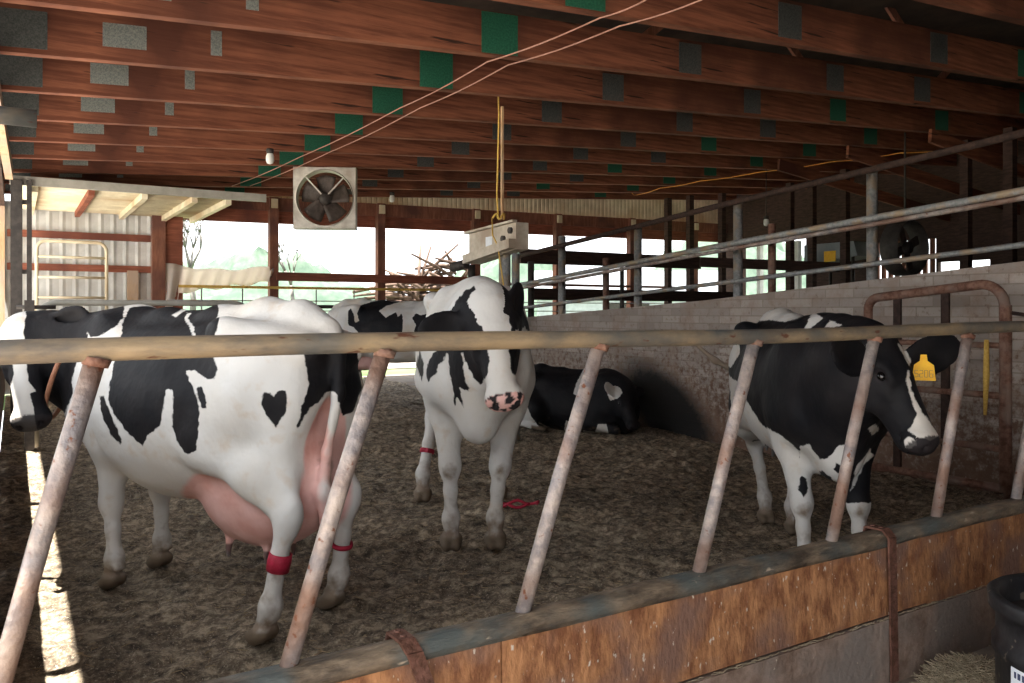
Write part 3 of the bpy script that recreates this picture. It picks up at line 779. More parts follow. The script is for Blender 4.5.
MB().box(-.006, 0, vm-.02, vm+.12, (zt_+zb_)/2-.05, (zt_+zb_)/2+.07).build('label_plate', M['white_label'], t)
for dv_, dz in ((-.28, .02), (-.43, .10)):
    b = MB(); b.tube([(0, vm+dv_, (zt_+zb_)/2+dz), (-.03, vm+dv_, (zt_+zb_)/2+dz)], .035, 14); b.build('knob', M['dark'], t)
for dv_, uu in ((-.20, .08), (-.36, .10), (-.05, .12)):
    MB().tube([(uu, vm+dv_, 0), (uu, vm+dv_, zb_+.02)], .045, 12).build('leg', M['galv'], t)
MB().tube([(.1, a2[0]+.12, 0), (.1, a2[0]+.12, a3[1])], .045, 12).build('leg', M['dark'], t)
MB().tube([(-.02, a2[0]+.02, a3[1]), (-.10, a2[0]+.22, a3[1]-.03)], .06, 12).build('spout', M['dark'], t)
rt = thing('hanging_rope', 'yellow rope dangling from a truss and tied round the grey box', 'rope', (4.66, 8.3, 0))
zr = roofz(4.66)+.05
MB().tube([(0, vm-.05, zr+.2), (.01, vm-.05, zr-.1), (-.01, vm-.04, zt_+.35), (0, vm-.05, zt_+.15)], .010, 8).build('rope', M['rope'], rt)
MB().tube([(-.12, vm-.12, zt_+.1), (-.16, vm-.2, zt_-.1), (-.14, vm-.28, zb_+.1), (-.14, vm-.42, zb_-.4)], .008, 8).build('rope', M['rope'], rt)
MB().tube([(math.cos(q)*.07*(1+.3*math.sin(3*q)), vm-.08+math.sin(q)*.05, zt_+.13+.03*math.sin(4*q)) for q in np.linspace(0, 12, 40)], .010, 6).build('knot', M['rope'], rt)
MB().box(.02, .045, vm-.1, vm-.07, zt_+.1, zr).build('strap', M['wood_light'], rt)

# ================================================================== CORDS AND LAMPS UNDER THE TRUSSES
def wpx(px, py, v):
    a = (px-512)/810; u = u_at(a, v); z = v/(CU-SU*a); return (u, v, 1.4+(312-py)/810*z)
def cord(ptz, r_, mat, name, lab, cat='cord'):
    c = [Vector(p) for p in ptz]; out = []
    for i in range(len(c)-1):
        for k_ in range(6):
            q = k_/6; p = c[i].lerp(c[i+1], q); p.z -= .02*math.sin(q*math.pi); out.append(p)
    out.append(c[-1]); return tag(MB().tube(out, r_, 6).build(name, M[mat], loc=(0, 0, 0)), lab, cat)
def under(px, py):    # point on the plane of the truss bottoms, a little below
    a = (px-512)/810; s = (312-py)/810
    # 1.4+s z = 3.33+.066 u, u = z(CU a+SU)
    z = 1.90/(s-.066*(CU*a+SU)); return (z*(CU*a+SU), z*(CU-SU*a), 1.4+s*z)
cord([under(*p) for p in ((632, 193), (636, 195), (660, 188), (700, 181), (760, 172), (830, 162), (900, 153), (960, 148))], .009, 'orange', 'extension_cord', 'orange extension cord stapled along the undersides of the trusses at right')
cord([under(*p) for p in ((232, 186), (300, 157), (400, 108), (487, 62), (600, 18), (660, -8))], .006, 'wire', 'support_wire', 'upper of two thin wires crossing diagonally under the trusses')
cord([under(*p) for p in ((250, 186), (330, 152), (420, 108), (508, 65), (620, 26), (720, -8))], .006, 'wire', 'support_wire', 'lower of two thin wires crossing diagonally under the trusses')
for (px, py, lab) in ((270, 157, 'white bulb in a socket under the trusses left of the box fan'), (392, 199, 'small white lamp under the far trusses right of the box fan'), (764, 219, 'pale lamp jar hanging behind the pipe rails at right')):
    u, v, z = under(px, py-4)
    if px > 700: u, v, z = 12.5, 10.86, 3.22
    t = thing('bulb_lamp', lab, 'lamp', (u, v, z))
    if px > 700: MB().tube([(0, 0, .05), (0, 0, roofz(u)-z+.02)], .008, 6).build('cable', M['dark'], t)
    MB().lathe([(0, .06), (.045, .055), (.05, .03), (.045, .0), (.04, -.01)], seg=18).build('socket', M['dark'], t)
    MB().lathe([(.035, .0), (.05, -.04), (.052, -.10), (.04, -.135), (0, -.15)], seg=18).build('bulb', M['bulb'], t)

# ================================================================== OUTSIDE
struct(MB().box(-60, 90, 16.5, 160, -.3, -.05).build('floor', M['grass']))
struct(MB().box(-40, -.49, -40, 16.5, -.3, -.05).build('floor', M['gravel']))
struct(MB().box(17.15, 60, -40, 16.5, -.3, -.05).build('floor', M['grass']))
tag(MB().box(-40, 60, 19, 22.5, -.049, -.02).build('gravel_lane', M['lane']), 'pale gravel lane outside beyond the far openings', 'lane')
struct(MB().box(-.49, 20, -40, -5, -.3, -.05).build('floor', M['gravel']))
def tree(x, y, h, seed, lab):
    rs = random.Random(seed); t = thing('bare_tree', lab, 'tree', (x, y, -.05), barn=False)
    trunk = [(0, 0, 0), (.1, 0, h*.3), (-.1, .1, h*.55)]
    MB().tube(trunk, [.22, .16, .12], 8).build('trunk', M['bark'], t)
    b = MB()
    def br(p, d, l, r_, n):
        q = p+d*l; b.tube([p, (p+q)/2+Vector((rs.uniform(-.05, .05)*l,)*3), q], [r_, r_*.8, r_*.6], 5)
        if n == 0: return
        for k_ in range(rs.choice((2, 3))):
            dd = (d+Vector((rs.uniform(-.6, .6), rs.uniform(-.6, .6), rs.uniform(-.05, .5)))).normalized(); br(q, dd, l*.72, r_*.6, n-1)
    for k_ in range(4): br(Vector(trunk[-1]), Vector((rs.uniform(-.5, .5), rs.uniform(-.5, .5), 1)).normalized(), h*.18, .09, 4)
    b.build('branches', M['bark'], t)
tree(-17.8, 45, 7.0, 3, 'bare grey tree outside seen through the left far opening')
tree(-15.2, 56, 6.0, 9, 'smaller bare tree outside, right of the larger bare tree')
rs = random.Random(12)
def hill(x, y, rx, ry, h, lab):
    b = MB(); vs_ = []; fs = []; n = 40; m = 16
    for i in range(n):
        for j in range(m+1):
            a = 2*math.pi*i/n; q = j/m; k_ = 1-q*q
            bump = 1+.5*noise.noise(Vector((x+math.cos(a)*q*4, y+math.sin(a)*q*4, .3)))+.25*noise.noise(Vector((x+math.cos(a)*q*14, y+math.sin(a)*q*14, .3)))
            vs_.append((math.cos(a)*q*rx, math.sin(a)*q*ry, h*k_*bump-.3))
    for i in range(n):
        for j in range(m): i2 = (i+1) % n; fs.append([i*(m+1)+j, i*(m+1)+j+1, i2*(m+1)+j+1, i2*(m+1)+j])
    b._add(vs_, fs, True); o = b.build('wooded_hill', M['leaf'], loc=(x, y, 0), barn=False); tag(o, lab, 'hill')
hill(-47, 150, 27, 14, 11, 'hazy wooded hill outside under the box fan')
hill(0, 150, 19, 14, 11, 'hazy wooded hill outside behind the brush pile')
hill(46, 170, 25, 20, 18, 'hazy wooded hill outside right of the hanging grey box')
b = MB()
bx_, by_ = -2.9, 27.0
for i in range(150):
    c = Vector((max(-1.6, min(1.9, rs.gauss(.2, .9))), rs.gauss(0, .6), 0)); c.z = rs.uniform(1.2, 2.9+.5*c.x if c.x < .8 else 3.5-.3*c.x)
    d = Vector((rs.uniform(-1, 1), rs.uniform(-.4, .4), rs.uniform(-.12, .22))).normalized()*rs.uniform(.4, 1.1)
    b.tube([c-d, c+Vector((0, 0, .05)), c+d], [.05, .06, .03], 5)
b.box(-1.9, 1.7, -.8, .8, 0, 1.7)
tag(b.build('brush_pile', M['brush'], loc=(bx_, by_, -.05), barn=False), 'pile of cut logs and branches outside beyond the far opening', 'brush pile', kind='stuff')
t = thing('farm_shed', 'low pale roofed shed outside right of the brush pile', 'shed', (9, 62, -.05), barn=False)
MB().box(-7, 7, -3, 3, 0, 2.6).build('walls', M['shed_wall'], t)
MB()._add([(-7.4, -3.4, 2.5), (7.4, -3.4, 2.5), (7.4, 0, 4.6), (-7.4, 0, 4.6), (-7.4, 3.4, 2.5), (7.4, 3.4, 2.5)], [[0,1,2,3],[3,2,5,4],[0,3,4],[1,5,2],[0,4,5,1]]).build('roof', M['shed_roof'], t)
MB().box(-2, 1, -3.05, -3.0, 0, 2.1).build('shed_door', M['dark'], t)

# ================================================================== COWS
# each body is one continuous surface grown from a smooth distance field
class Field:
    def __init__(s, lo, hi, h):
        s.h = h; s.lo = np.array(lo, np.float32); n = np.ceil((np.array(hi)-s.lo)/h).astype(int)+1
        s.n = n; s.D = np.full(n, 1.0, np.float32)
        s.ax = [s.lo[i]+h*np.arange(n[i], dtype=np.float32) for i in range(3)]
    def _reg(s, lo, hi, m):
        i0 = np.clip(np.floor((np.array(lo)-m-s.lo)/s.h).astype(int), 0, s.n); i1 = np.clip(np.ceil((np.array(hi)+m-s.lo)/s.h).astype(int)+1, 0, s.n)
        sl = tuple(slice(a, b) for a, b in zip(i0, i1))
        X, Y, Z = np.meshgrid(s.ax[0][sl[0]], s.ax[1][sl[1]], s.ax[2][sl[2]], indexing='ij', sparse=True)
        return sl, X, Y, Z
    def _put(s, sl, d, k, cut=False):
        a = s.D[sl]
        if a.size == 0: return
        if cut:
            d = -d; hh_ = np.maximum(k-np.abs(a-d), 0)/k; s.D[sl] = np.maximum(a, d)+hh_*hh_*k*.25
        else:
            hh_ = np.maximum(k-np.abs(a-d), 0)/k; s.D[sl] = np.minimum(a, d)-hh_*hh_*k*.25
    def cone(s, a, b, r0, r1, k=.05, cut=False, flat=None):
        a = np.array(a, float); b = np.array(b, float); R = max(r0, r1)
        sl, X, Y, Z = s._reg(np.minimum(a, b)-R, np.maximum(a, b)+R, k+2*s.h+.03)
        ba = b-a; L = max(ba.dot(ba), 1e-9)
        px_, py_, pz_ = X-a[0], Y-a[1], Z-a[2]
        t = np.clip((px_*ba[0]+py_*ba[1]+pz_*ba[2])/L, 0, 1)
        qx, qy, qz = px_-t*ba[0], py_-t*ba[1], pz_-t*ba[2]
        if flat is not None:     # (axis vector, factor): thinner along that axis
            ax, f_ = flat; dd = qx*ax[0]+qy*ax[1]+qz*ax[2]
            d = (np.sqrt(qx*qx+qy*qy+qz*qz+dd*dd*(1/f_**2-1))-(r0+(r1-r0)*t))*(f_*.5+.5)
        else: d = np.sqrt(qx*qx+qy*qy+qz*qz)-(r0+(r1-r0)*t)
        s._put(sl, d.astype(np.float32), k, cut)
    def ell(s, c, r, k=.05, rot=None, cut=False):
        c = np.array(c, float); r = np.array(r, float); R = r.max() if rot is not None else r
        sl, X, Y, Z = s._reg(c-R, c+R, k+2*s.h+.03)
        x, y, z = X-c[0], Y-c[1], Z-c[2]
        if rot is not None:      # rows = local axes
            x, y, z = (x*rot[0][0]+y*rot[0][1]+z*rot[0][2], x*rot[1][0]+y*rot[1][1]+z*rot[1][2], x*rot[2][0]+y*rot[2][1]+z*rot[2][2])
        k0 = np.sqrt((x/r[0])**2+(y/r[1])**2+(z/r[2])**2)+1e-6
        k1 = np.sqrt((x/r[0]**2)**2+(y/r[1]**2)**2+(z/r[2]**2)**2)+1e-6
        s._put(sl, (k0*(k0-1)/k1).astype(np.float32), k, cut)
    def chain(s, pts, rs, k=.04, flat=None):
        for i in range(len(pts)-1): s.cone(pts[i], pts[i+1], rs[i], rs[i+1], k, flat=flat)
    def mesh(s):
        D = s.D; ins = D < 0
        I = ins.astype(np.int8)
        c = I[:-1,:-1,:-1]+I[1:,:-1,:-1]+I[:-1,1:,:-1]+I[1:,1:,:-1]+I[:-1,:-1,1:]+I[1:,:-1,1:]+I[:-1,1:,1:]+I[1:,1:,1:]
        act = (c > 0) & (c < 8)
        idx = np.argwhere(act); ids = np.full(act.shape, -1, np.int64); ids[tuple(idx.T)] = np.arange(len(idx))
        acc = np.zeros((len(idx), 3)); cnt = np.zeros(len(idx))
        cor = [(i, j, k_) for i in (0, 1) for j in (0, 1) for k_ in (0, 1)]
        val = {q: D[idx[:, 0]+q[0], idx[:, 1]+q[1], idx[:, 2]+q[2]].astype(float) for q in cor}
        for a in cor:
            for ax in range(3):
                if a[ax]: continue
                b = list(a); b[ax] = 1; b = tuple(b)
                va, vb = val[a], val[b]; m = (va < 0) != (vb < 0)
                t = np.where(m, va/(np.where(va-vb == 0, 1, va-vb)), 0)
                p = np.array(a, float)[None, :].repeat(len(idx), 0); p[:, ax] += t
                acc += p*m[:, None]; cnt += m
        V = (idx+acc/np.maximum(cnt, 1)[:, None])*s.h+s.lo
        Q = []
        for ax in range(3):
            o1, o2 = [(1, 2), (2, 0), (0, 1)][ax]
            a = np.take(ins, range(0, ins.shape[ax]-1), ax); b = np.take(ins, range(1, ins.shape[ax]), ax)
            e = np.argwhere(a != b)
            e = e[(e[:, o1] > 0) & (e[:, o2] > 0) & (e[:, o1] < ids.shape[o1]) & (e[:, o2] < ids.shape[o2])]
            up = a[tuple(e.T)]
            def cid(d1, d2):
                q = e.copy(); q[:, o1] -= d1; q[:, o2] -= d2; return ids[tuple(q.T)]
            q = np.stack([cid(1, 1), cid(0, 1), cid(0, 0), cid(1, 0)], -1)
            q[~up] = q[~up][:, ::-1]; Q.append(q)
        Q = np.concatenate(Q); Q = Q[(Q >= 0).all(1)]
        for it in range(2):   # light fairing
            S = np.zeros_like(V); C_ = np.zeros(len(V))
            for i in range(4):
                for j in ((i+1) % 4, (i-1) % 4):
                    np.add.at(S, Q[:, i], V[Q[:, j]]); np.add.at(C_, Q[:, i], 1)
            V = V+.5*(S/np.maximum(C_, 1)[:, None]-V)
        return V.astype(np.float32), Q

def vn(a): a = np.array(a, float); return a/np.linalg.norm(a)

def poly_sd(P, poly):
    """signed distance (positive inside) of 2D points P to a polygon"""
    n = len(poly); d = np.full(len(P), 1e9); ins = np.zeros(len(P), bool)
    for i in range(n):
        a = poly[i]; b = poly[(i+1) % n]; e = b-a; w = P-a
        t = np.clip((w@e)/max(e@e, 1e-12), 0, 1); q = w-t[:, None]*e; d = np.minimum(d, (q*q).sum(1))
        c1 = (a[1] <= P[:, 1]) != (b[1] <= P[:, 1])
        xi = a[0]+(P[:, 1]-a[1])*(e[0]/(e[1] if abs(e[1]) > 1e-9 else 1e-9))
        ins ^= c1 & (P[:, 0] < xi)
    d = np.sqrt(d); return np.where(ins, d, -d)

def vnormals(V, Q):
    n = np.cross(V[Q[:, 2]]-V[Q[:, 0]], V[Q[:, 3]]-V[Q[:, 1]]); N = np.zeros_like(V)
    for i in range(4): np.add.at(N, Q[:, i], n)
    return N/np.maximum(np.linalg.norm(N, axis=1), 1e-9)[:, None]

def coat_mat(name, base_white, cream=0.0, leg_dirt=.5):
    m, n, l, p = new_mat(name)
    tc = n.new('ShaderNodeTexCoord')
    def attr(a): x = n.new('ShaderNodeAttribute'); x.attribute_name = a; return x.outputs['Fac']
    def nz(s, d=4, st=None):
        x = n.new('ShaderNodeTexNoise'); x.inputs['Scale'].default_value = s; x.inputs['Detail'].default_value = d
        if st:
            mp = n.new('ShaderNodeMapping'); mp.inputs['Scale'].default_value = st; l.new(tc.outputs['Object'], mp.inputs[0]); l.new(mp.outputs[0], x.inputs[0])
        else: l.new(tc.outputs['Object'], x.inputs['Vector'])
        return x.outputs['Fac']
    def mr(v, a, b, c=0, d=1):
        x = n.new('ShaderNodeMapRange'); x.inputs[1].default_value = a; x.inputs[2].default_value = b; x.inputs[3].default_value = c; x.inputs[4].default_value = d
        l.new(v, x.inputs[0]); return x.outputs[0]
    def mix(f, a, b):
        x = n.new('ShaderNodeMixRGB')
        for i, v in ((0, f), (1, a), (2, b)):
            if isinstance(v, tuple): x.inputs[i].default_value = (*v, 1)
            elif isinstance(v, float): x.inputs[i].default_value = v
            else: l.new(v, x.inputs[i])
        return x.outputs[0]
    def add(a, b, k=1.0):
        x = n.new('ShaderNodeMath'); x.operation = 'MULTIPLY_ADD'; l.new(b, x.inputs[0]); x.inputs[1].default_value = k; l.new(a, x.inputs[2]); return x.outputs[0]
    white = mix(mr(nz(3, 5), .45, .68), (.62, .60, .575), (.57, .49, .39) if cream else (.58, .54, .49))
    white = mix(mr(nz(11, 6), .58, .72, 0, .45), white, (.52, .40, .29))
    black = mix(mr(nz(5, 4), .4, .7), (.007, .007, .009), (.016, .014, .015))
    mk = add(attr('mark'), nz(32, 4), .022)
    f = mr(mk, .009, .014)
    col = mix(f, white, black) if base_white else mix(f, black, white)
    pk = mix(mr(nz(6, 5), .4, .65), (.74, .46, .42), (.64, .34, .29))
    col = mix(mr(add(attr('pink'), nz(25, 3), .3), .40, .85), col, pk)
    dn = add(attr('dirt'), nz(17, 6), 1.1)
    col = mix(mr(dn, .95, 1.35, 0, .85), col, (.20, .135, .085))
    col = mix(attr('darkskin'), col, (.022, .018, .02))
    col = mix(attr('hoof'), col, (.16, .12, .085))
    l.new(col, p.inputs['Base Color'])
    p.inputs['Roughness'].default_value = .62; p.inputs['Specular IOR Level'].default_value = .16
    b1 = n.new('ShaderNodeBump'); b1.inputs['Strength'].default_value = .22; b1.inputs['Distance'].default_value = .006
    l.new(nz(60, 5, (1, 1, .35)), b1.inputs['Height'])
    b2 = n.new('ShaderNodeBump'); b2.inputs['Strength'].default_value = .7; b2.inputs['Distance'].default_value = .02
    l.new(nz(7, 3), b2.inputs['Height']); l.new(b1.outputs[0], b2.inputs['Normal'])
    l.new(b2.outputs[0], p.inputs['Normal'])
    return m
M['coat_w'] = coat_mat('black_on_white_coat', True)
M['coat_cream'] = coat_mat('black_on_cream_coat', True, 1.0)
M['coat_b'] = coat_mat('white_on_black_coat', False)

def make_cow(name, label, pos, head_deg, S, nose, poll, face_n, coat='coat_w', h=.011, feet=None, lying=False, ears=None, udder=1.0,
             tail=None, patches=(), spots=(), bands=(), tags=(), tag_dir=None, tail_dirty=False, ear_mark={}, strap=False, girth=1.0, belly=0.0, ear_scale=1.0, crest=1.36, pink_nose=False, head_len=.50, cream_face=False, ext=None):
    """cow-local frame: x forward, y to the cow's left, z up; metres at scale 1"""
    th = math.radians(head_deg); F = Vector((math.cos(th), math.sin(th), 0)); Lf = Vector((-math.sin(th), math.cos(th), 0))
    def loc(w): d = Vector(w)-Vector((*pos, 0)); return np.array((d.dot(F), d.dot(Lf), d.z))/S
    def vec(w): d = Vector(w); return np.array((d.dot(F), d.dot(Lf), d.z))
    poll = loc(poll); nose = loc(nose); hx = vn(nose-poll); fn = vec(face_n); hz = vn(fn-hx*fn.dot(hx)); hy = np.cross(hz, hx)
    R3 = (hx, hy, hz)
    H = lambda x, y, z: poll+hx*x*head_len/.5+hy*y+hz*z
    lo = np.array([-1.75, -.62, -.02]); hi = np.array([1.2, .62, 1.62])
    ear_tips = []
    for s in (1, -1):
        e = (ears or {}).get(s)
        d = vn(hy*s*1.0-hz*.15-hx*.12) if e is None else vn(hx*e[0]+hy*e[1]*s+hz*e[2])
        ear_tips.append((s, d))
    for p in [nose+hx*.08, poll+hz*.1, nose-hz*.25, poll-hz*.3]+[H(.03, s*.1, -.04)+d*.3 for s, d in ear_tips]+list(tail or []):
        lo = np.minimum(lo, np.array(p)-.1); hi = np.maximum(hi, np.array(p)+.1)
    lo[2] = max(lo[2], -.02)
    if lying: lo[0] = -1.6
    f = Field(lo, hi, h/S)
    dz = -.62 if lying else 0.0
    g = girth
    T = lambda x, y, z: (x, y, z+dz)
    # ---- trunk
    f.ell(T(.42, 0, 1.00), (.40, .27*g, .385), .1)
    f.ell(T(.02, 0, .985), (.60, .355*g, .375), .12)
    f.ell(T(-.28, 0, .98), (.45, .34*g, .36), .12)
    f.ell(T(-.50, 0, 1.16), (.38, .25, .235), .12)
    f.ell(T(-.71, 0, 1.17), (.26, .215, .20), .1)
    f.ell(T(.02, 0, .96-belly), (.52, .33*g, .36), .12)
    f.chain([T(.52, 0, 1.355), T(.2, 0, 1.345), T(-.2, 0, 1.355), T(-.52, 0, 1.385), T(-.74, 0, 1.38), T(-.90, 0, 1.325)], [.055, .05, .05, .06, .05, .045], .10)
    for s in (1, -1):
        f.ell(T(-.52, s*.245, 1.315), (.085, .055, .05), .09)            # hook bone
        f.cone(T(-.52, s*.235, 1.30), T(-.90, s*.125, 1.24), .05, .045, .09)   # to pin bone
        f.ell(T(-.91, s*.125, 1.235), (.05, .045, .05), .06)
        f.ell(T(.50, s*.17, 1.08), (.17, .10, .30), .12)              # shoulder blade
        f.ell(T(.66, s*.15, .92), (.12, .11, .15), .1)               # point of shoulder
    f.ell(T(.70, 0, .84), (.20, .14, .24), .1)                        # brisket
    f.cone(T(.74, 0, .66), T(.45, 0, .62), .06, .06, .09)
    # flank hollow in front of the hip
    for s in (1, -1): f.ell(T(-.40, s*.37*g, 1.22), (.13, .05, .09), .10, cut=True)
    # ---- neck
    base = np.array(T(.62, 0, 1.10)); mid = base*.5+(poll-hz*.12)*.5
    drift = np.array([.10, 0, .02])
    def bez(a, m_, b_, n=5):
        return [a*(1-t)**2+m_*2*t*(1-t)+b_*t*t for t in np.linspace(0, 1, n)]
    def rr(a, b_, n=5): return list(np.linspace(a, b_, n))
    f.chain(bez(np.array(T(.46, 0, 1.32)), (np.array(T(.62, 0, crest))+poll)/2+drift, poll-hx*.0-hz*.045), rr(.09, .065), .10)
    f.chain(bez(base, mid+drift, poll-hz*.12+hx*.03), rr(.20, .105), .12)
    f.chain(bez(np.array(T(.76, 0, .92)), (np.array(T(.80, 0, .92))+poll-hz*.2+hx*.1)/2+drift*.7, poll-hz*.19+hx*.10), rr(.13, .065), .11)
    # ---- head
    f.ell(H(.08, 0, -.055), (.14, .116, .088), .05, R3)
    f.ell(H(-.005, 0, -.03), (.05, .06, .05), .05, R3)
    f.cone(H(.14, 0, -.055), H(.43, 0, -.060), .092, .066, .05)
    f.cone(H(.16, 0, -.125), H(.42, 0, -.115), .075, .048, .05)
    for s in (1, -1):
        f.ell(H(.15, s*.060, -.135), (.12, .040, .095), .05, R3)
        f.ell(H(.15, s*.088, -.022), (.055, .030, .028), .035, R3)      # brow
        f.ell(H(.205, s*.082, -.070), (.05, .022, .02), .03, R3)
        f.ell(H(.46, s*.038, -.050), (.048, .044, .044), .03, R3)
    f.ell(H(.455, 0, -.075), (.062, .088, .060), .035, R3)               # muzzle
    f.ell(H(.430, 0, -.132), (.055, .052, .030), .02, R3)                 # lower lip
    for s in (1, -1):
        f.cone(H(.510, s*.052, -.042), H(.47, s*.040, -.035), .013, .008, .012, cut=True)  # nostril
        f.cone(H(.50, s*.02, -.112), H(.38, s*.075, -.112), .006, .005, .012, cut=True)  # mouth line
        f.ell(H(.155, s*.118, -.045), (.026, .018, .018), .02, R3, cut=True)      # eye socket
    # ---- ears: broad leaf with hollow facing the front
    for s, d in ear_tips:
        e = (ears or {}).get(s, ()); nh = hx*.35+hz*.8
        if len(e) > 3: nh = hx*e[3]+hy*e[4]*s+hz*e[5]
        r0 = H(e[6] if len(e) > 6 else .035, s*.088, -.055); nrm = vn(nh-d*d.dot(nh)); wv = np.cross(d, nrm); E = ear_scale
        Re = (d, wv, nrm)
        f.cone(r0, r0+d*.07, .030, .030, .03)
        f.ell(r0+d*.15*E, (.125*E, .075*E, .022), .02, Re)
        f.ell(r0+d*.16*E+nrm*.022, (.090*E, .050*E, .016), .012, Re, cut=True)
    # ---- legs
    ft = {'FL': (.47, .14), 'FR': (.47, -.14), 'HL': (-.80, .17), 'HR': (-.80, -.17)}
    ft.update(feet or {})
    hoofs = []; joints = {}
    def hoof(x, y, z=0, d=(1, 0)):
        hoofs.append((x, y, z))
        dx, dy = d; c = (-dy, dx)
        for q in (-1, 1):
            a = (x-.01*dx+c[0]*q*.027, y-.01*dy+c[1]*q*.027, z+.045); b_ = (x+.055*dx+c[0]*q*.024, y+.055*dy+c[1]*q*.024, z+.026)
            f.cone(a, b_, .036, .025, .012)
            f.cone((x-.035*dx+c[0]*q*.022, y-.035*dy+c[1]*q*.022, z+.055), (x+.03*dx+c[0]*q*.025, y+.03*dy+c[1]*q*.025, z+.012), .026, .024, .015)
        f.cone((x-.065*dx+c[0]*.02, y-.065*dy+c[1]*.02, z+.115), (x-.055*dx-c[0]*.02, y-.055*dy-c[1]*.02, z+.115), .016, .016, .02)  # dew claws
    if not lying:
        for kx in ('FL', 'FR'):
            s = 1 if kx == 'FL' else -1; x, y = ft[kx]; dx = x-.47
            sh = (.50, s*.17, .88); el = (.43+dx*.1, s*.165, .74); kn = (.475+dx*.55, (s*.15+y)/2, .43); fe = (x-.012, y, .155); ho = (x+.01, y, .06)
            f.chain([sh, el], [.13, .095], .09); f.chain([el, kn], [.088, .052], .06)
            f.ell((kn[0]+.006, kn[1], kn[2]), (.052, .050, .072), .04)
            f.chain([kn, ((kn[0]+fe[0])/2, (kn[1]+fe[1])/2, .30), fe], [.045, .034, .037], .03)
            f.ell(fe, (.044, .043, .048), .03); f.cone(fe, ho, .038, .040, .03)
            hoof(x, y); joints[kx] = (kn, fe, .036)
        for kx in ('HL', 'HR'):
            s = 1 if kx == 'HL' else -1; x, y = ft[kx]; dx = x+.80
            hip = (-.66, s*.16, 1.08); st = (-.44+dx*.2, s*.225, .82); bk = (-.82, s*.13, 1.02); hk = (-.90+dx*.8, (s*.17+y)/2, .535); fe = (x-.045, y, .165); ho = (x, y, .06)
            f.ell((-.64, s*.15, 1.02), (.26, .11, .28), .10)
            f.cone(hip, st, .15, .115, .10); f.cone(bk, (-.80+dx*.4, s*.15, .78), .10, .075, .09)
            f.chain([st, ((st[0]+hk[0])/2-.03, s*.205, .69), hk], [.115, .088, .050], .07)
            f.cone((-.80+dx*.4, s*.15, .80), (hk[0]-.03, hk[1], hk[2]+.055), .07, .026, .06)
            f.ell((hk[0]-.035, hk[1], hk[2]+.035), (.034, .034, .055), .03)
            f.ell((hk[0], hk[1], hk[2]-.02), (.052, .046, .075), .04)
            f.chain([hk, ((hk[0]+fe[0])/2+.005, (hk[1]+fe[1])/2, .36), fe], [.046, .036, .039], .03)
            f.ell(fe, (.047, .045, .05), .03); f.cone(fe, ho, .040, .042, .03)
            hoof(x, y); joints[kx] = (hk, fe, .038)
    else:
        for s in (1, -1):     # folded legs of a cow lying on its brisket
            f.chain([(.50, s*.2, .30), (.36, s*.30, .14), (.74, s*.27, .07)], [.12, .085, .055], .06)
            f.chain([(.74, s*.27, .07), (.46, s*.22, .06)], [.045, .035], .03)
            f.ell((.74, s*.27, .07), (.055, .05, .055), .03)
            f.cone((.46, s*.22, .06), (.38, s*.20, .045), .045, .04, .03)
            f.chain([(-.68, s*.18, .42), (-.36, s*.38, .26), (-.80, s*.42, .10)], [.20, .13, .06], .08)
            f.chain([(-.80, s*.42, .10), (-.42, s*.45, .06), (-.30, s*.44, .045)], [.05, .038, .045], .04)
            hoof(-.27, s*.44, 0.0)
        f.ell((.1, 0, .22), (.6, .36, .2), .12)
    # ---- udder
    ud = None
    if udder > 0 and not lying:
        u = udder; ud = ((-.50, 0, .80-.17*u), (.32*(.6+.4*u)+.03*(u > 1), .165*(.5+.55*u)+.02*(u > 1), .21*(.4+.65*u)+.015*(u > 1)))
        f.ell(ud[0], ud[1], .06); f.ell((-.76, 0, .80-.08*u), (.15, .13+.05*(u > 1), .26), .06)
        zb = ud[0][2]-ud[1][2]
        for (x, y) in ((-.36, .085), (-.36, -.085), (-.60, .075), (-.60, -.075)):
            f.cone((x, y, zb+.05), (x, y*1.1, zb-.045), .022, .012, .02)
    # ---- tail
    tl = tail or [(-.90, 0, 1.33), (-.98, 0, 1.24), (-1.0, 0, .95), (-.99, 0, .62), (-.98, 0, .50), (-.97, 0, .34)]
    n = len(tl); rs_ = [.040, .034, .026, .020]+[.034 if not tail_dirty else .022]*(n-5)+[.014]
    if n < 5: rs_ = [.04, .03, .022, .02][:n]
    f.chain([np.array(p, float) for p in tl], rs_[:n], .03)
    V, Q = f.mesh()
    N = vnormals(V, Q)
    nv = len(V)
    # ---- coat marks (cow-local outlines, each on its own plane)
    mark = np.full(nv, -1.0)
    HV = np.stack([(V-poll)@hx*.5/head_len, (V-poll)@hy, (V-poll)@hz], -1)
    for pt in patches:
        sign, depth, P3 = pt[0], pt[1], np.array(pt[2], float)
        c = P3.mean(0); nrm = np.zeros(3)
        if len(pt) > 3: nrm = vn(pt[3])
        else:
            for i in range(len(P3)): nrm += np.cross(P3[i]-c, P3[(i+1) % len(P3)]-c)
            nrm = vn(nrm)
        a = vn(np.cross(nrm, (0.13, .2, 1.0))); b_ = np.cross(nrm, a)
        d2 = poly_sd(np.stack([(V-c)@a, (V-c)@b_], -1), np.stack([(P3-c)@a, (P3-c)@b_], -1))
        dn = depth-np.abs((V-c)@nrm); sd = np.minimum(d2, dn)
        fac = N@nrm; sd = np.minimum(sd, (fac+.30)*.3)
        if sign > 0: mark = np.maximum(mark, sd)
        else: mark = np.minimum(mark, -sd)
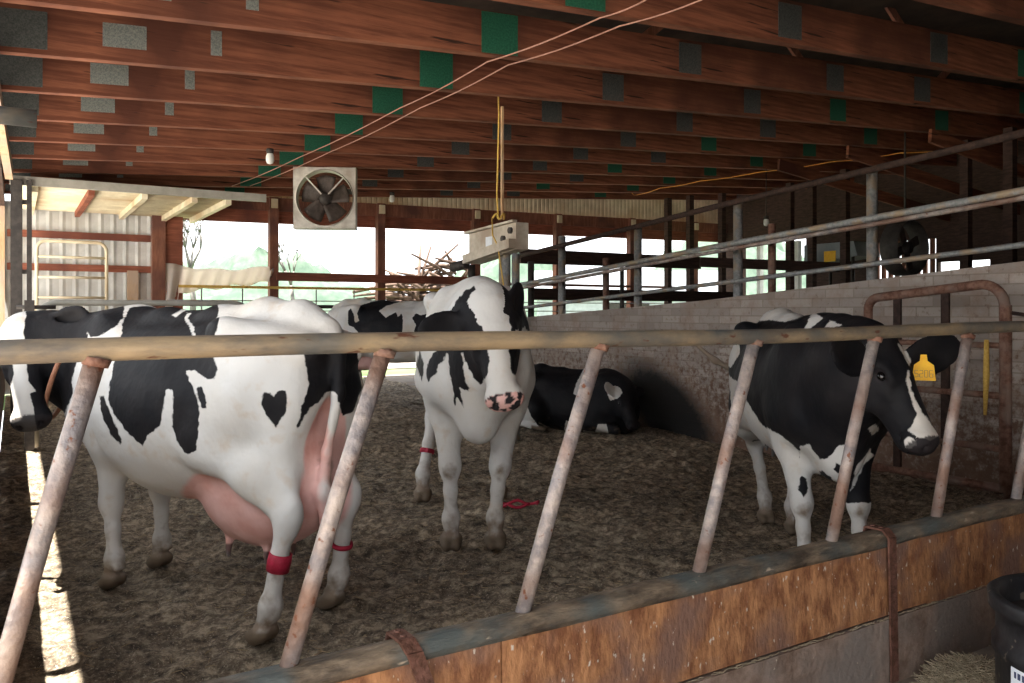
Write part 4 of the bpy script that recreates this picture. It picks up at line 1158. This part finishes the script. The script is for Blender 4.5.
    for sp in spots:   # (sign, centre, radius, squash)
        sgn, c, r = sp[0], np.array(sp[1]), np.array(sp[2]); q = (V-c)/r; sd = (1-np.sqrt((q*q).sum(1)))*r.min()
        sd += np.array([noise.noise(Vector(v_)*5) for v_ in V])*.06 if len(sp) > 3 else 0
        mark = np.maximum(mark, sd) if sgn > 0 else np.minimum(mark, -sd)
    for s, d in ear_tips:
        if s in ear_mark:
            e = (ears or {}).get(s, ()); w = V-H(e[6] if len(e) > 6 else .035, s*.088, -.055); t = w@d; pr = np.sqrt(np.maximum((w*w).sum(1)-t*t, 0))
            mark = np.where((t > .015) & (t < .30*ear_scale) & (pr < .10*ear_scale), ear_mark[s]*.1, mark)
    pink = np.zeros(nv)
    if ud is not None:
        q = (V-np.array(ud[0]))/(np.array(ud[1])*1.18+.01); pink = np.clip((1.12-np.sqrt((q*q).sum(1)))*6, 0, 1)
        if udder > .8:
            q = (V-np.array((-.84, 0, .78)))/np.array((.18, .15, .31)); pink = np.maximum(pink, np.clip((1.0-np.sqrt((q*q).sum(1)))*5, 0, 1))
        pink[mark > .0] *= .0
    dark = np.zeros(nv)
    mz = (HV[:, 0] > .462) & (HV[:, 2] > -.105) & (np.abs(HV[:, 1]) < .10)
    if pink_nose: pink[mz] = .8; dark[mz] = (np.array([noise.noise(Vector(v_)*30) for v_ in V[mz]]) > .05)*1.0
    else: dark[mz] = .9
    for s in (1, -1):
        q = (V-H(.155, s*.112, -.045)); dark[np.sqrt((q*q).sum(1)) < .030] = .85
        q = (V-H(.500, s*.050, -.042)); dark[np.sqrt((q*q).sum(1)) < .018] = 1
    if ud is not None:
        zb = ud[0][2]-ud[1][2]; dark[(V[:, 2] < zb+.004) & (V[:, 2] > zb-.08) & (np.abs(V[:, 1]) < .15) & (V[:, 0] < -.25) & (V[:, 0] > -.72)] = .8
    hf = np.zeros(nv)
    for (x, y, z) in hoofs:
        m_ = (np.hypot(V[:, 0]-x, V[:, 1]-y) < .13) & (V[:, 2] < z+.075); hf[m_] = np.clip((z+.075-V[m_, 2])*60, 0, 1)
    dirt = np.clip(.62-V[:, 2]*.95, 0, .55)+np.clip((.16-V[:, 2])*3, 0, .35)
    if lying: dirt = np.clip(.45-V[:, 2]*1.6, 0, .5)
    if tail_dirty: dirt = np.where((V[:, 0] < -.97) & (V[:, 1] < -.06) & (V[:, 2] > .8), 1.2, dirt); mark = np.where(dirt > 1, .1, mark)
    if udder > 1:
        q = (V-np.array((-.93, .02, .72)))/np.array((.14, .09, .22)); dirt += np.clip(1-np.sqrt((q*q).sum(1)), 0, .7)
    for kx, (kn, fe, r_) in joints.items():
        if kx[0] == 'F':
            q = (V-np.array(kn)-np.array((.045, 0, -.02)))/np.array((.06, .06, .07)); dirt += np.clip(.95-np.sqrt((q*q).sum(1)), 0, .6)*.75
    body = np_mesh(name, M[coat], V*S, Q, (*pos, -.0), th)
    me = body.data
    for nm, arr in (('mark', mark), ('pink', pink), ('darkskin', dark), ('hoof', hf), ('dirt', dirt)):
        a = me.attributes.new(nm, 'FLOAT', 'POINT'); a.data.foreach_set('value', arr.astype(np.float32))
    tag(body, label, 'cow')
    def part(b_, nm, mat, lab=None):
        b_.v = [tuple(np.array(v_)*S) for v_ in b_.v]; o = b_.build(nm, mat, body); 
        if lab: o['label'] = lab
        return o
    for s in (1, -1):
        b_ = MB(); c = H(.155, s*.106, -.045); vs_ = []; fs = []
        for i in range(9):
            for j in range(14):
                a = math.pi*i/8; t = 2*math.pi*j/14; vs_.append(c+.0195*(hx*math.cos(a)*1.15+hy*math.sin(a)*math.cos(t)+hz*math.sin(a)*math.sin(t)))
        for i in range(8):
            for j in range(14): fs.append([i*14+j, i*14+(j+1) % 14, (i+1)*14+(j+1) % 14, (i+1)*14+j])
        b_._add(vs_, fs, True); part(b_, 'eye', M['eye'])
    for (s, off, sc, num) in tags:
        d = dict(ear_tips)[s]; e = (ears or {}).get(s, ()); r0 = H(e[6] if len(e) > 6 else .035, s*.088, -.055)+d*off; fw = vn(hx*.35+hz*.8-d*d.dot(hx*.35+hz*.8)) if tag_dir is None else vn(vec(tag_dir))
        c = r0+fw*.034*ear_scale; dn = vn(np.array((0, 0, -1.0))-fw*np.array((0, 0, -1.0)).dot(fw)); sd = np.cross(fw, dn)
        shp = [(-.008, .0), (-.010, .018), (-.026, .030), (-.031, .075), (.031, .075), (.026, .030), (.010, .018), (.008, .0)]
        b_ = MB(); vs_ = [c+sd*x*sc+dn*(y-.01)*sc+fw*z for z in (0, .003) for x, y in shp]; k_ = len(shp)
        b_._add(vs_, [list(range(k_))[::-1], [k_+i for i in range(k_)]]+[[i, (i+1) % k_, k_+(i+1) % k_, k_+i] for i in range(k_)])
        b_.tube([c-fw*.01+dn*.002, c+fw*.008+dn*.002], .006, 10)
        tg = part(b_, 'ear_tag', M['tag'], 'yellow plastic ear tag')
        if num:
            SEG = {'5': 'afgcd', '2': 'abged', '4': 'fgbc', '0': 'abcdef', '6': 'afgcde'}
            segs = {'a': ((0, 0), (1, 0)), 'b': ((1, 0), (1, 1)), 'c': ((1, 1), (1, 2)), 'd': ((0, 2), (1, 2)), 'e': ((0, 1), (0, 2)), 'f': ((0, 0), (0, 1)), 'g': ((0, 1), (1, 1))}
            b_ = MB(); w = .0085*sc; hgt = .0095*sc
            for i, ch in enumerate(num):
                x0 = (-.024+i*.0128)*sc
                for sg in SEG[ch]:
                    (ax, ay), (bx, by) = segs[sg]; P = lambda x, y: c+sd*(x0+x*w)+dn*(.036*sc+y*hgt)+fw*.0036
                    b_.bar(P(ax, ay), P(bx, by), .0016*sc, .0012)
            part(b_, 'number', M['ink'])
    for (kx, t, wid, mat) in bands:
        kn, fe, r_ = joints[kx]; a = np.array(kn)+(np.array(fe)-np.array(kn))*t; ax = vn(np.array(fe)-np.array(kn))
        b_ = MB(); e1 = vn(np.cross(ax, (0, 1, 0))); e2 = np.cross(ax, e1); vs_ = []; fs = []
        prof = [(-wid/2, r_+.004), (-wid/2, r_+.010), (0, r_+.012), (wid/2, r_+.010), (wid/2, r_+.004)]
        for (z, q) in prof:
            for k_ in range(24): t_ = 2*math.pi*k_/24; vs_.append(a+ax*z+(e1*math.cos(t_)+e2*math.sin(t_))*q)
        for i in range(4):
            for k_ in range(24): fs.append([i*24+k_, i*24+(k_+1) % 24, (i+1)*24+(k_+1) % 24, (i+1)*24+k_])
        b_._add(vs_, fs, True)
        b_.bar(a+e2*0+e1*(r_+.013)-ax*wid*.4, a+e1*(r_+.013)+ax*wid*.4, .02, .006)
        part(b_, 'leg_band', M[mat], 'red leg band' if mat == 'red_band' else None)
    if strap:
        a = poll*.48+base*.52+np.array((0, .05, -.13)); ax = vn(poll-hz*.12-base); e1 = vn(np.cross(ax, (0, 1, 0))); e2 = np.cross(ax, e1)
        b_ = MB(); b_.tube([a+e1*math.cos(t)*.235*(1.0)+e2*math.sin(t)*.15-e1*.03 for t in np.linspace(0, 2*math.pi, 30)], .012, 8, caps=False)
        part(b_, 'neck_strap', M['leather'])
    return body

PATCH = {}
PATCH = {}
PATCH['cow1'] = [(1,0.35,[[0.468,0.262,1.275],[0.567,0.228,1.323],[0.619,0.15,1.395],[0.58,0.097,1.463],[0.516,0.042,1.463],[0.383,0.139,1.37],[0.358,0.199,1.325],[0.4,0.251,1.281]],[-0.85,0.53,0.01]),(1,0.6,[[0.179,0.312,1.171],[0.138,0.363,1.068],[0.128,0.379,0.99],[0.06,0.387,0.921],[-0.013,0.385,0.862],[-0.075,0.377,0.82],[-0.12,0.367,0.795],[-0.17,0.377,0.85],[-0.253,0.375,0.896],[-0.278,0.377,0.965],[-0.286,0.368,1.057],[-0.325,0.361,1.058],[-0.334,0.368,0.958],[-0.323,0.365,0.9],[-0.341,0.358,0.84],[-0.378,0.36,0.808],[-0.422,0.357,0.781],[-0.473,0.356,0.807],[-0.487,0.351,0.911],[-0.476,0.343,0.995],[-0.42,0.331,1.078],[-0.375,0.323,1.119],[-0.354,0.317,1.14],[-0.397,0.308,1.145],[-0.482,0.312,1.114],[-0.539,0.315,1.108],[-0.542,0.302,1.15],[-0.494,0.285,1.2],[-0.545,0.31,1.31],[-0.265,0.07,1.409],[-0.181,0.015,1.444],[-0.04,0.01,1.459],[0.151,-0.022,1.461],[0.394,-0.055,1.474],[0.478,0.022,1.463],[0.357,0.156,1.35],[0.285,0.213,1.287]],[-0.81,0.58,0.08]),(-1,0.5,[[0.059,0.073,1.375],[0.072,-0.005,1.41],[-0.125,0.041,1.444],[-0.141,0.047,1.458],[-0.053,0.008,1.459],[0.103,-0.016,1.42],[0.093,0.065,1.385]],[-0.8,0.6,-0.01]),(-1,0.3,[[-0.029,0.042,1.4],[-0.057,0.085,1.371],[-0.231,0.183,1.326],[-0.332,0.249,1.274],[-0.312,0.25,1.274],[-0.198,0.179,1.325],[-0.052,0.099,1.361],[0.008,0.048,1.395]],[-0.8,0.6,0.01]),(1,0.3,[[0.23,0.36,1.001],[0.186,0.368,1.009],[0.104,0.384,0.932],[0.027,0.374,0.811],[0.055,0.366,0.785],[0.123,0.372,0.836],[0.198,0.37,0.924]],[-0.84,0.53,0.12]),(1,0.3,[[-0.438,0.329,1.074],[-0.465,0.324,1.079],[-0.51,0.333,1.035],[-0.526,0.341,0.985],[-0.49,0.343,0.987],[-0.463,0.338,1.028]],[-0.79,0.61,0.1]),(1,0.3,[[-0.794,0.278,1.05],[-0.803,0.274,1.066],[-0.826,0.263,1.063],[-0.839,0.258,1.046],[-0.859,0.244,1.075],[-0.883,0.228,1.071],[-0.892,0.226,1.034],[-0.878,0.229,0.979],[-0.838,0.241,0.915],[-0.808,0.258,0.957],[-0.79,0.274,1.007]],[-0.74,0.67,0.11]),(1,0.6,[[-0.933,0.182,1.241],[-0.971,-0.1,1.249],[-0.893,-0.225,1.048],[-0.918,-0.132,0.943],[-0.901,-0.085,0.934],[-1.002,0.058,1.059],[-0.934,0.049,1.054],[-0.932,0.076,1.022],[-0.933,0.142,0.994],[-0.898,0.187,0.905],[-0.924,0.179,0.998],[-0.932,0.146,1.1]],[-0.7,0.71,0.1]),(1,0.45,[[0.925,0.328,1.484],[0.878,0.234,1.474],[0.669,0.184,1.447],[0.492,0.257,1.284],[0.519,0.293,1.16],[0.567,0.296,1.073],[0.533,0.31,0.996],[0.661,0.278,0.884],[0.708,0.277,0.829],[0.642,0.299,0.75],[0.602,0.352,0.721],[0.691,0.387,0.758],[0.706,0.428,0.997],[0.775,0.421,1.158],[0.826,0.395,1.308]],[-0.87,0.49,0.07]),(1,0.3,[[0.833,0.371,1.349],[0.797,0.305,1.369],[0.757,0.25,1.39],[0.626,0.167,1.39],[0.477,0.246,1.31],[0.633,0.268,1.247],[0.759,0.35,1.247]],[-0.87,0.49,0.02]),(1,0.2,[[1.069,0.534,1.257],[0.839,0.456,1.209],[0.794,0.459,1.085],[0.812,0.465,1.034],[0.824,0.487,0.98],[0.883,0.62,0.969]],[-0.9,0.44,0.06]),(-1,0.2,[[0.81,0.442,1.199],[0.782,0.413,1.198],[0.732,0.424,1.06],[0.701,0.402,1.0],[0.806,0.463,0.979],[0.781,0.461,1.06]],[-0.89,0.46,0.07])]
PATCH['cow2'] = [(1,0.16,[[0.999,-0.119,1.151],[0.971,-0.1,1.269],[0.964,-0.066,1.331],[1.005,-0.072,1.264],[1.027,-0.045,1.259],[1.049,-0.036,1.208],[1.076,-0.005,1.18],[1.085,0.004,1.153],[1.128,0.029,1.025],[1.132,0.02,0.975],[0.956,-0.003,0.9],[0.965,-0.042,0.939],[0.968,-0.08,1.016],[0.965,-0.09,1.064]],[1.0,-0.04,0.03]),(1,0.16,[[0.893,-0.122,1.308],[0.957,-0.075,1.327],[1.011,-0.068,1.259],[1.012,-0.087,1.208],[0.996,-0.114,1.193],[0.985,-0.143,1.25]],[1.0,-0.03,-0.0]),(1,0.16,[[0.995,0.152,1.245],[1.05,0.156,1.165],[0.796,0.206,1.039],[0.737,0.238,0.98],[0.837,0.177,0.942],[1.145,0.124,0.975],[1.109,0.123,1.047],[1.105,0.114,1.07],[1.068,0.131,1.152],[1.038,0.139,1.208]],[0.99,-0.09,0.04]),(1,0.25,[[1.058,0.123,1.189],[0.982,0.12,1.312],[0.506,0.165,1.422],[0.877,0.153,1.53],[0.871,0.293,1.531],[0.842,0.296,1.31],[0.525,0.293,1.18],[1.05,0.156,1.165]],[0.99,-0.1,-0.02]),(1,0.4,[[0.882,0.197,1.26],[0.581,0.255,1.224],[0.552,0.311,1.138],[0.514,0.289,1.11],[0.895,0.201,1.201]],[0.99,-0.11,0.01]),(1,0.5,[[0.736,-0.229,1.048],[0.865,-0.16,1.059],[0.803,-0.184,1.007],[0.774,-0.204,0.985],[0.766,-0.214,0.949],[0.739,-0.239,0.922],[0.7,-0.259,0.894],[0.679,-0.27,0.918],[0.688,-0.265,0.98]],[1.0,0.0,0.07]),(1,0.5,[[0.753,-0.219,1.044],[1.023,-0.209,1.151],[1.009,-0.19,1.184],[1.005,-0.1,1.189],[0.972,-0.081,1.054]],[1.0,-0.01,0.03]),(1,0.5,[[0.866,-0.16,1.064],[0.957,-0.099,1.068],[0.959,-0.09,1.006],[0.932,-0.079,0.913],[0.932,-0.055,0.884],[0.916,-0.064,0.863],[0.895,-0.102,0.88],[0.876,-0.092,0.82],[0.864,-0.082,0.779],[0.857,-0.116,0.828],[0.817,-0.125,0.784],[0.85,-0.135,0.862],[0.851,-0.155,0.955]],[1.0,-0.03,0.09]),(1,0.4,[[0.258,-0.31,1.036],[0.629,-0.281,0.976],[0.605,-0.292,0.886],[0.071,-0.337,0.94]],[1.0,0.02,0.07]),(1,0.5,[[0.923,-0.117,1.293],[0.907,-0.107,1.323],[0.921,-0.074,1.356],[0.941,-0.036,1.375],[0.967,-0.028,1.36],[0.973,-0.057,1.331],[0.994,-0.067,1.293]],[1.0,-0.04,-0.02])]
PATCH['cow4'] = [(1,0.5,[[-0.507,-0.202,1.377],[-0.752,-0.06,1.485],[-0.509,0.018,1.483],[0.225,-0.037,1.42],[-0.085,-0.081,1.382],[-0.425,-0.103,1.391]],[0.98,-0.22,0.0]),(1,0.4,[[0.593,-0.137,1.359],[0.445,-0.062,1.443],[0.652,-0.056,1.412],[0.618,-0.123,1.354]],[0.97,-0.26,0.01]),(1,0.4,[[0.779,-0.092,1.363],[0.74,-0.051,1.403],[0.985,-0.057,1.376]],[0.96,-0.28,0.01]),(1,0.4,[[-0.705,-0.359,1.202],[-0.509,-0.28,1.231],[-0.472,-0.28,1.173],[-0.561,-0.323,1.068],[-1.005,-0.312,1.081]],[0.98,-0.17,0.05]),(1,1.7,[[-1.021,-0.288,1.007],[0.014,-0.368,1.005],[0.182,-0.347,0.904],[0.286,-0.295,0.803],[0.613,-0.234,0.771],[0.592,-0.162,0.705],[0.654,-0.163,0.154],[0.665,-0.181,-0.05],[0.592,-0.524,-0.088],[-0.606,-0.289,0.646],[-0.483,-0.343,0.927]],[0.97,-0.2,0.17]),(1,0.5,[[0.675,-0.183,0.75],[0.757,-0.159,0.774],[0.768,-0.108,0.696],[0.824,-0.085,0.716],[0.889,-0.056,0.787],[0.911,-0.025,0.801],[0.837,-0.012,0.65],[0.508,0.056,0.48],[0.777,-0.062,0.618],[0.708,-0.092,0.634],[0.581,-0.037,0.478],[0.604,-0.033,0.379],[0.694,-0.078,-0.037],[0.655,-0.254,-0.056],[-0.411,0.026,-0.035],[0.597,-0.194,0.436],[0.572,-0.173,0.574]],[0.95,-0.26,0.2]),(-1,0.3,[[0.575,-0.153,0.575],[0.572,-0.126,0.564],[0.584,-0.119,0.514],[0.613,-0.147,0.473],[0.592,-0.172,0.504]],[0.95,-0.24,0.2]),(-1,0.3,[[0.844,-0.052,0.696],[0.849,-0.03,0.682],[0.822,-0.032,0.637],[0.824,-0.056,0.662]],[0.94,-0.28,0.18]),(1,0.4,[[0.555,0.083,0.433],[0.592,0.244,0.445],[0.613,0.226,0.309],[0.685,0.192,-0.031],[0.658,0.052,-0.045]],[0.92,-0.3,0.26]),(1,0.4,[[0.81,0.121,0.767],[0.524,0.236,0.679],[0.562,0.173,0.642],[0.58,0.116,0.518],[0.572,0.098,0.495],[0.836,0.046,0.671]],[0.94,-0.3,0.18]),(1,0.2,[[0.989,0.053,0.891],[0.971,0.095,0.908],[0.798,0.173,0.856],[0.885,0.106,0.843]],[0.94,-0.32,0.13]),(1,0.2,[[1.208,0.157,1.184],[1.245,0.152,1.111],[1.268,0.165,1.056],[1.285,0.183,1.005],[1.265,0.233,0.95],[1.274,0.263,0.904],[1.346,0.192,0.888],[1.34,0.137,0.908],[1.308,0.116,0.924],[1.304,0.138,0.959],[1.295,0.158,0.997],[1.279,0.148,1.039],[1.258,0.135,1.094],[1.237,0.134,1.15]],[0.93,-0.36,0.11]),(1,0.2,[[1.137,0.132,1.311],[1.057,0.201,1.262],[1.072,0.218,1.216],[1.193,0.163,1.201],[1.162,0.136,1.271]],[0.94,-0.35,0.05]),(1,0.2,[[1.164,-0.018,1.298],[1.166,0.003,1.311],[1.182,0.015,1.294],[1.23,-0.035,1.278]],[0.95,-0.31,0.04]),(1,0.2,[[1.305,0.1,0.88],[1.325,0.114,0.901],[1.347,0.138,0.892],[1.344,0.135,0.865],[1.306,0.112,0.845]],[0.93,-0.35,0.14])]
PATCH['cow5'] = [(1,0.5,[[0.153,-0.339,0.496],[0.158,-0.267,0.62],[0.146,-0.052,0.789],[0.187,0.012,0.919],[0.237,0.031,0.893],[0.269,-0.172,0.696],[0.224,-0.335,0.474]],[0.47,-0.88,0.08]),(1,0.6,[[-0.681,-0.378,0.319],[-0.482,-0.468,0.353],[-0.377,-0.513,0.194],[-0.251,-0.495,0.044],[-0.285,-0.487,-0.038],[-0.742,-0.458,-0.106],[-0.789,-0.434,0.237]],[0.53,-0.84,0.13]),(1,0.5,[[0.065,-0.366,0.157],[0.13,-0.351,0.134],[0.015,-0.169,-0.027],[-0.064,-0.19,-0.005]],[0.48,-0.87,0.14]),(1,0.5,[[0.231,-0.212,0.022],[0.418,-0.235,0.014],[0.522,-0.356,0.138],[0.618,-0.323,0.142],[0.54,-0.079,-0.035],[0.471,-0.113,-0.166],[0.206,-0.165,-0.182]],[0.45,-0.88,0.15])]
PATCH['cow3'] = [(1,0.6,[[-0.602,-0.291,1.286],[-0.554,-0.304,1.327],[-0.519,-0.284,1.232],[-0.497,-0.301,1.125],[-0.445,-0.289,1.152],[-0.476,-0.283,1.259],[-0.479,-0.139,1.368],[-0.361,-0.072,1.41],[-0.173,0.006,1.451],[-0.023,-0.009,1.519],[0.123,-0.014,1.518],[0.04,-0.024,1.409],[-0.123,-0.126,1.354],[-0.182,-0.232,1.286],[-0.051,-0.316,1.193],[-0.005,-0.288,1.233],[0.065,-0.247,1.273],[0.112,-0.299,1.206],[0.15,-0.251,1.259],[0.189,-0.318,1.153],[0.189,-0.358,0.956],[-0.037,-0.352,0.835],[-0.364,-0.346,0.925],[-0.457,-0.328,1.018],[-0.519,-0.319,1.071],[-0.59,-0.319,1.098]],[0.37,-0.93,0.0]),(1,0.6,[[0.301,-0.281,1.193],[0.345,-0.246,1.259],[0.409,-0.27,1.233],[0.665,-0.205,1.273],[0.68,-0.253,0.837],[0.363,-0.301,0.836],[0.332,-0.329,0.969],[0.367,-0.311,1.101]],[0.32,-0.95,0.02])]

def P_(k): return PATCH.get(k, [])
cow1 = make_cow('dairy_cow', 'black and white dairy cow standing broadside at left, heart-shaped spot on its thigh',
    (-1.575, 4.03), 148.5, 1.0, nose=(-2.39, 4.00, .90), poll=(-2.53, 4.18, 1.33), face_n=(.30, -.9, .35), crest=1.10, h=.0105,
    feet={'HL': (-.76, .24), 'HR': (-.72, -.21), 'FL': (.42, .17), 'FR': (.52, -.17)}, udder=1.25, girth=1.06, belly=.12, head_len=.54,
    ears={1: (-.12, 1, .60), -1: (-.05, 1, -.1)}, tail=[(-.90, 0, 1.32), (-.97, .01, 1.25), (-.99, .03, 1.05), (-.95, .06, .80), (-.93, .06, .62), (-.92, .05, .46)],
    patches=P_('cow1'), ear_mark={1: 1, -1: 1}, tags=[(1, .05, .55, '')], bands=[('HL', .50, .075, 'red_band'), ('HR', .60, .022, 'red_band')], strap=True)
cow2 = make_cow('dairy_cow', 'black and white dairy cow facing the camera in mid pen, pink and black nose',
    (-.26, 5.42), -84.8, 1.12, nose=(-.035, 4.10, 1.0), poll=(-.13, 4.33, 1.44), face_n=(.08, -.9, .4), h=.0105, head_len=.50,
    feet={'FL': (.54, .095), 'FR': (.54, -.14), 'HL': (-.61, .20), 'HR': (-.57, -.31)}, udder=.7, ears={1: (-.80, .35, -.1, .1, .9, .45, .11), -1: (.25, 1, .2)},
    patches=P_('cow2'), ear_mark={1: 1, -1: 1}, pink_nose=True, girth=.90, bands=[('HR', .6, .03, 'red_band')], belly=.02)
cow4 = make_cow('dairy_cow', 'mostly black dairy cow with yellow ear tag standing at right by the block wall',
    (1.685, 4.70), -95.5, .97, nose=(1.79, 3.40, .85), poll=(1.67, 3.62, 1.26), face_n=(.65, -.72, .4), coat='coat_b', h=.0105, udder=.5, girth=.98,
    feet={'FL': (.62, .14), 'FR': (.62, -.14), 'HL': (-.45, .06), 'HR': (-.72, -.06)}, patches=P_('cow4'),
    tail_dirty=True,
    tail=[(-.90, 0, 1.32), (-.98, -.03, 1.27), (-1.02, -.10, 1.12), (-1.02, -.26, 1.04), (-1.02, -.36, 1.09), (-1.02, -.50, 1.21)],
    ears={1: (-.1, .75, .65, .35, 0, .8, .10), -1: (-.1, 1, -.0, .35, 0, .8, .08)}, tags=[(1, .15, 1.6, '5206')], ear_scale=1.3, tag_dir=(-.35, -.93, .1))
cow5 = make_cow('dairy_cow', 'black dairy cow lying down by the block wall with a white-tipped ear',
    (.76, 9.75), -33, .90, nose=(1.39, 8.98, .14), poll=(1.27, 9.22, .50), face_n=(.50, -.75, .45), coat='coat_b', h=.014, lying=True,
    tail=[(-.92, 0, .70), (-1.0, 0, .6), (-1.05, .05, .3), (-1.0, .2, .12), (-.95, .4, .07), (-.85, .5, .05)],
    patches=P_('cow5'), ear_mark={-1: 1}, ears={1: (-.2, 1, .3), -1: (-.35, .75, .35)}, tags=[(1, .06, .8, '')])
cow3 = make_cow('dairy_cow', 'cream and black spotted dairy cow far back, partly behind the camera-facing cow',
    (-1.72, 12.2), -12, 1.10, nose=(-.05, 11.4, .95), poll=(-.35, 11.7, 1.50), face_n=(.5, -.6, .6), coat='coat_cream', h=.018, udder=.8,
    patches=P_('cow3'), bands=[('HR', .55, .05, 'red_band')])
cow6 = make_cow('dairy_cow', 'cream-legged dairy cow directly behind the far spotted cow, legs and belly showing',
    (-1.70, 13.2), -8, 1.0, nose=(0.0, 12.7, .9), poll=(-.35, 12.9, 1.30), face_n=(.5, -.6, .6), coat='coat_cream', h=.022, udder=.6,
    spots=[(1, (.2, -.3, 1.2), (.5, .3, .3), 1)], bands=[('HR', .55, .05, 'red_band')])
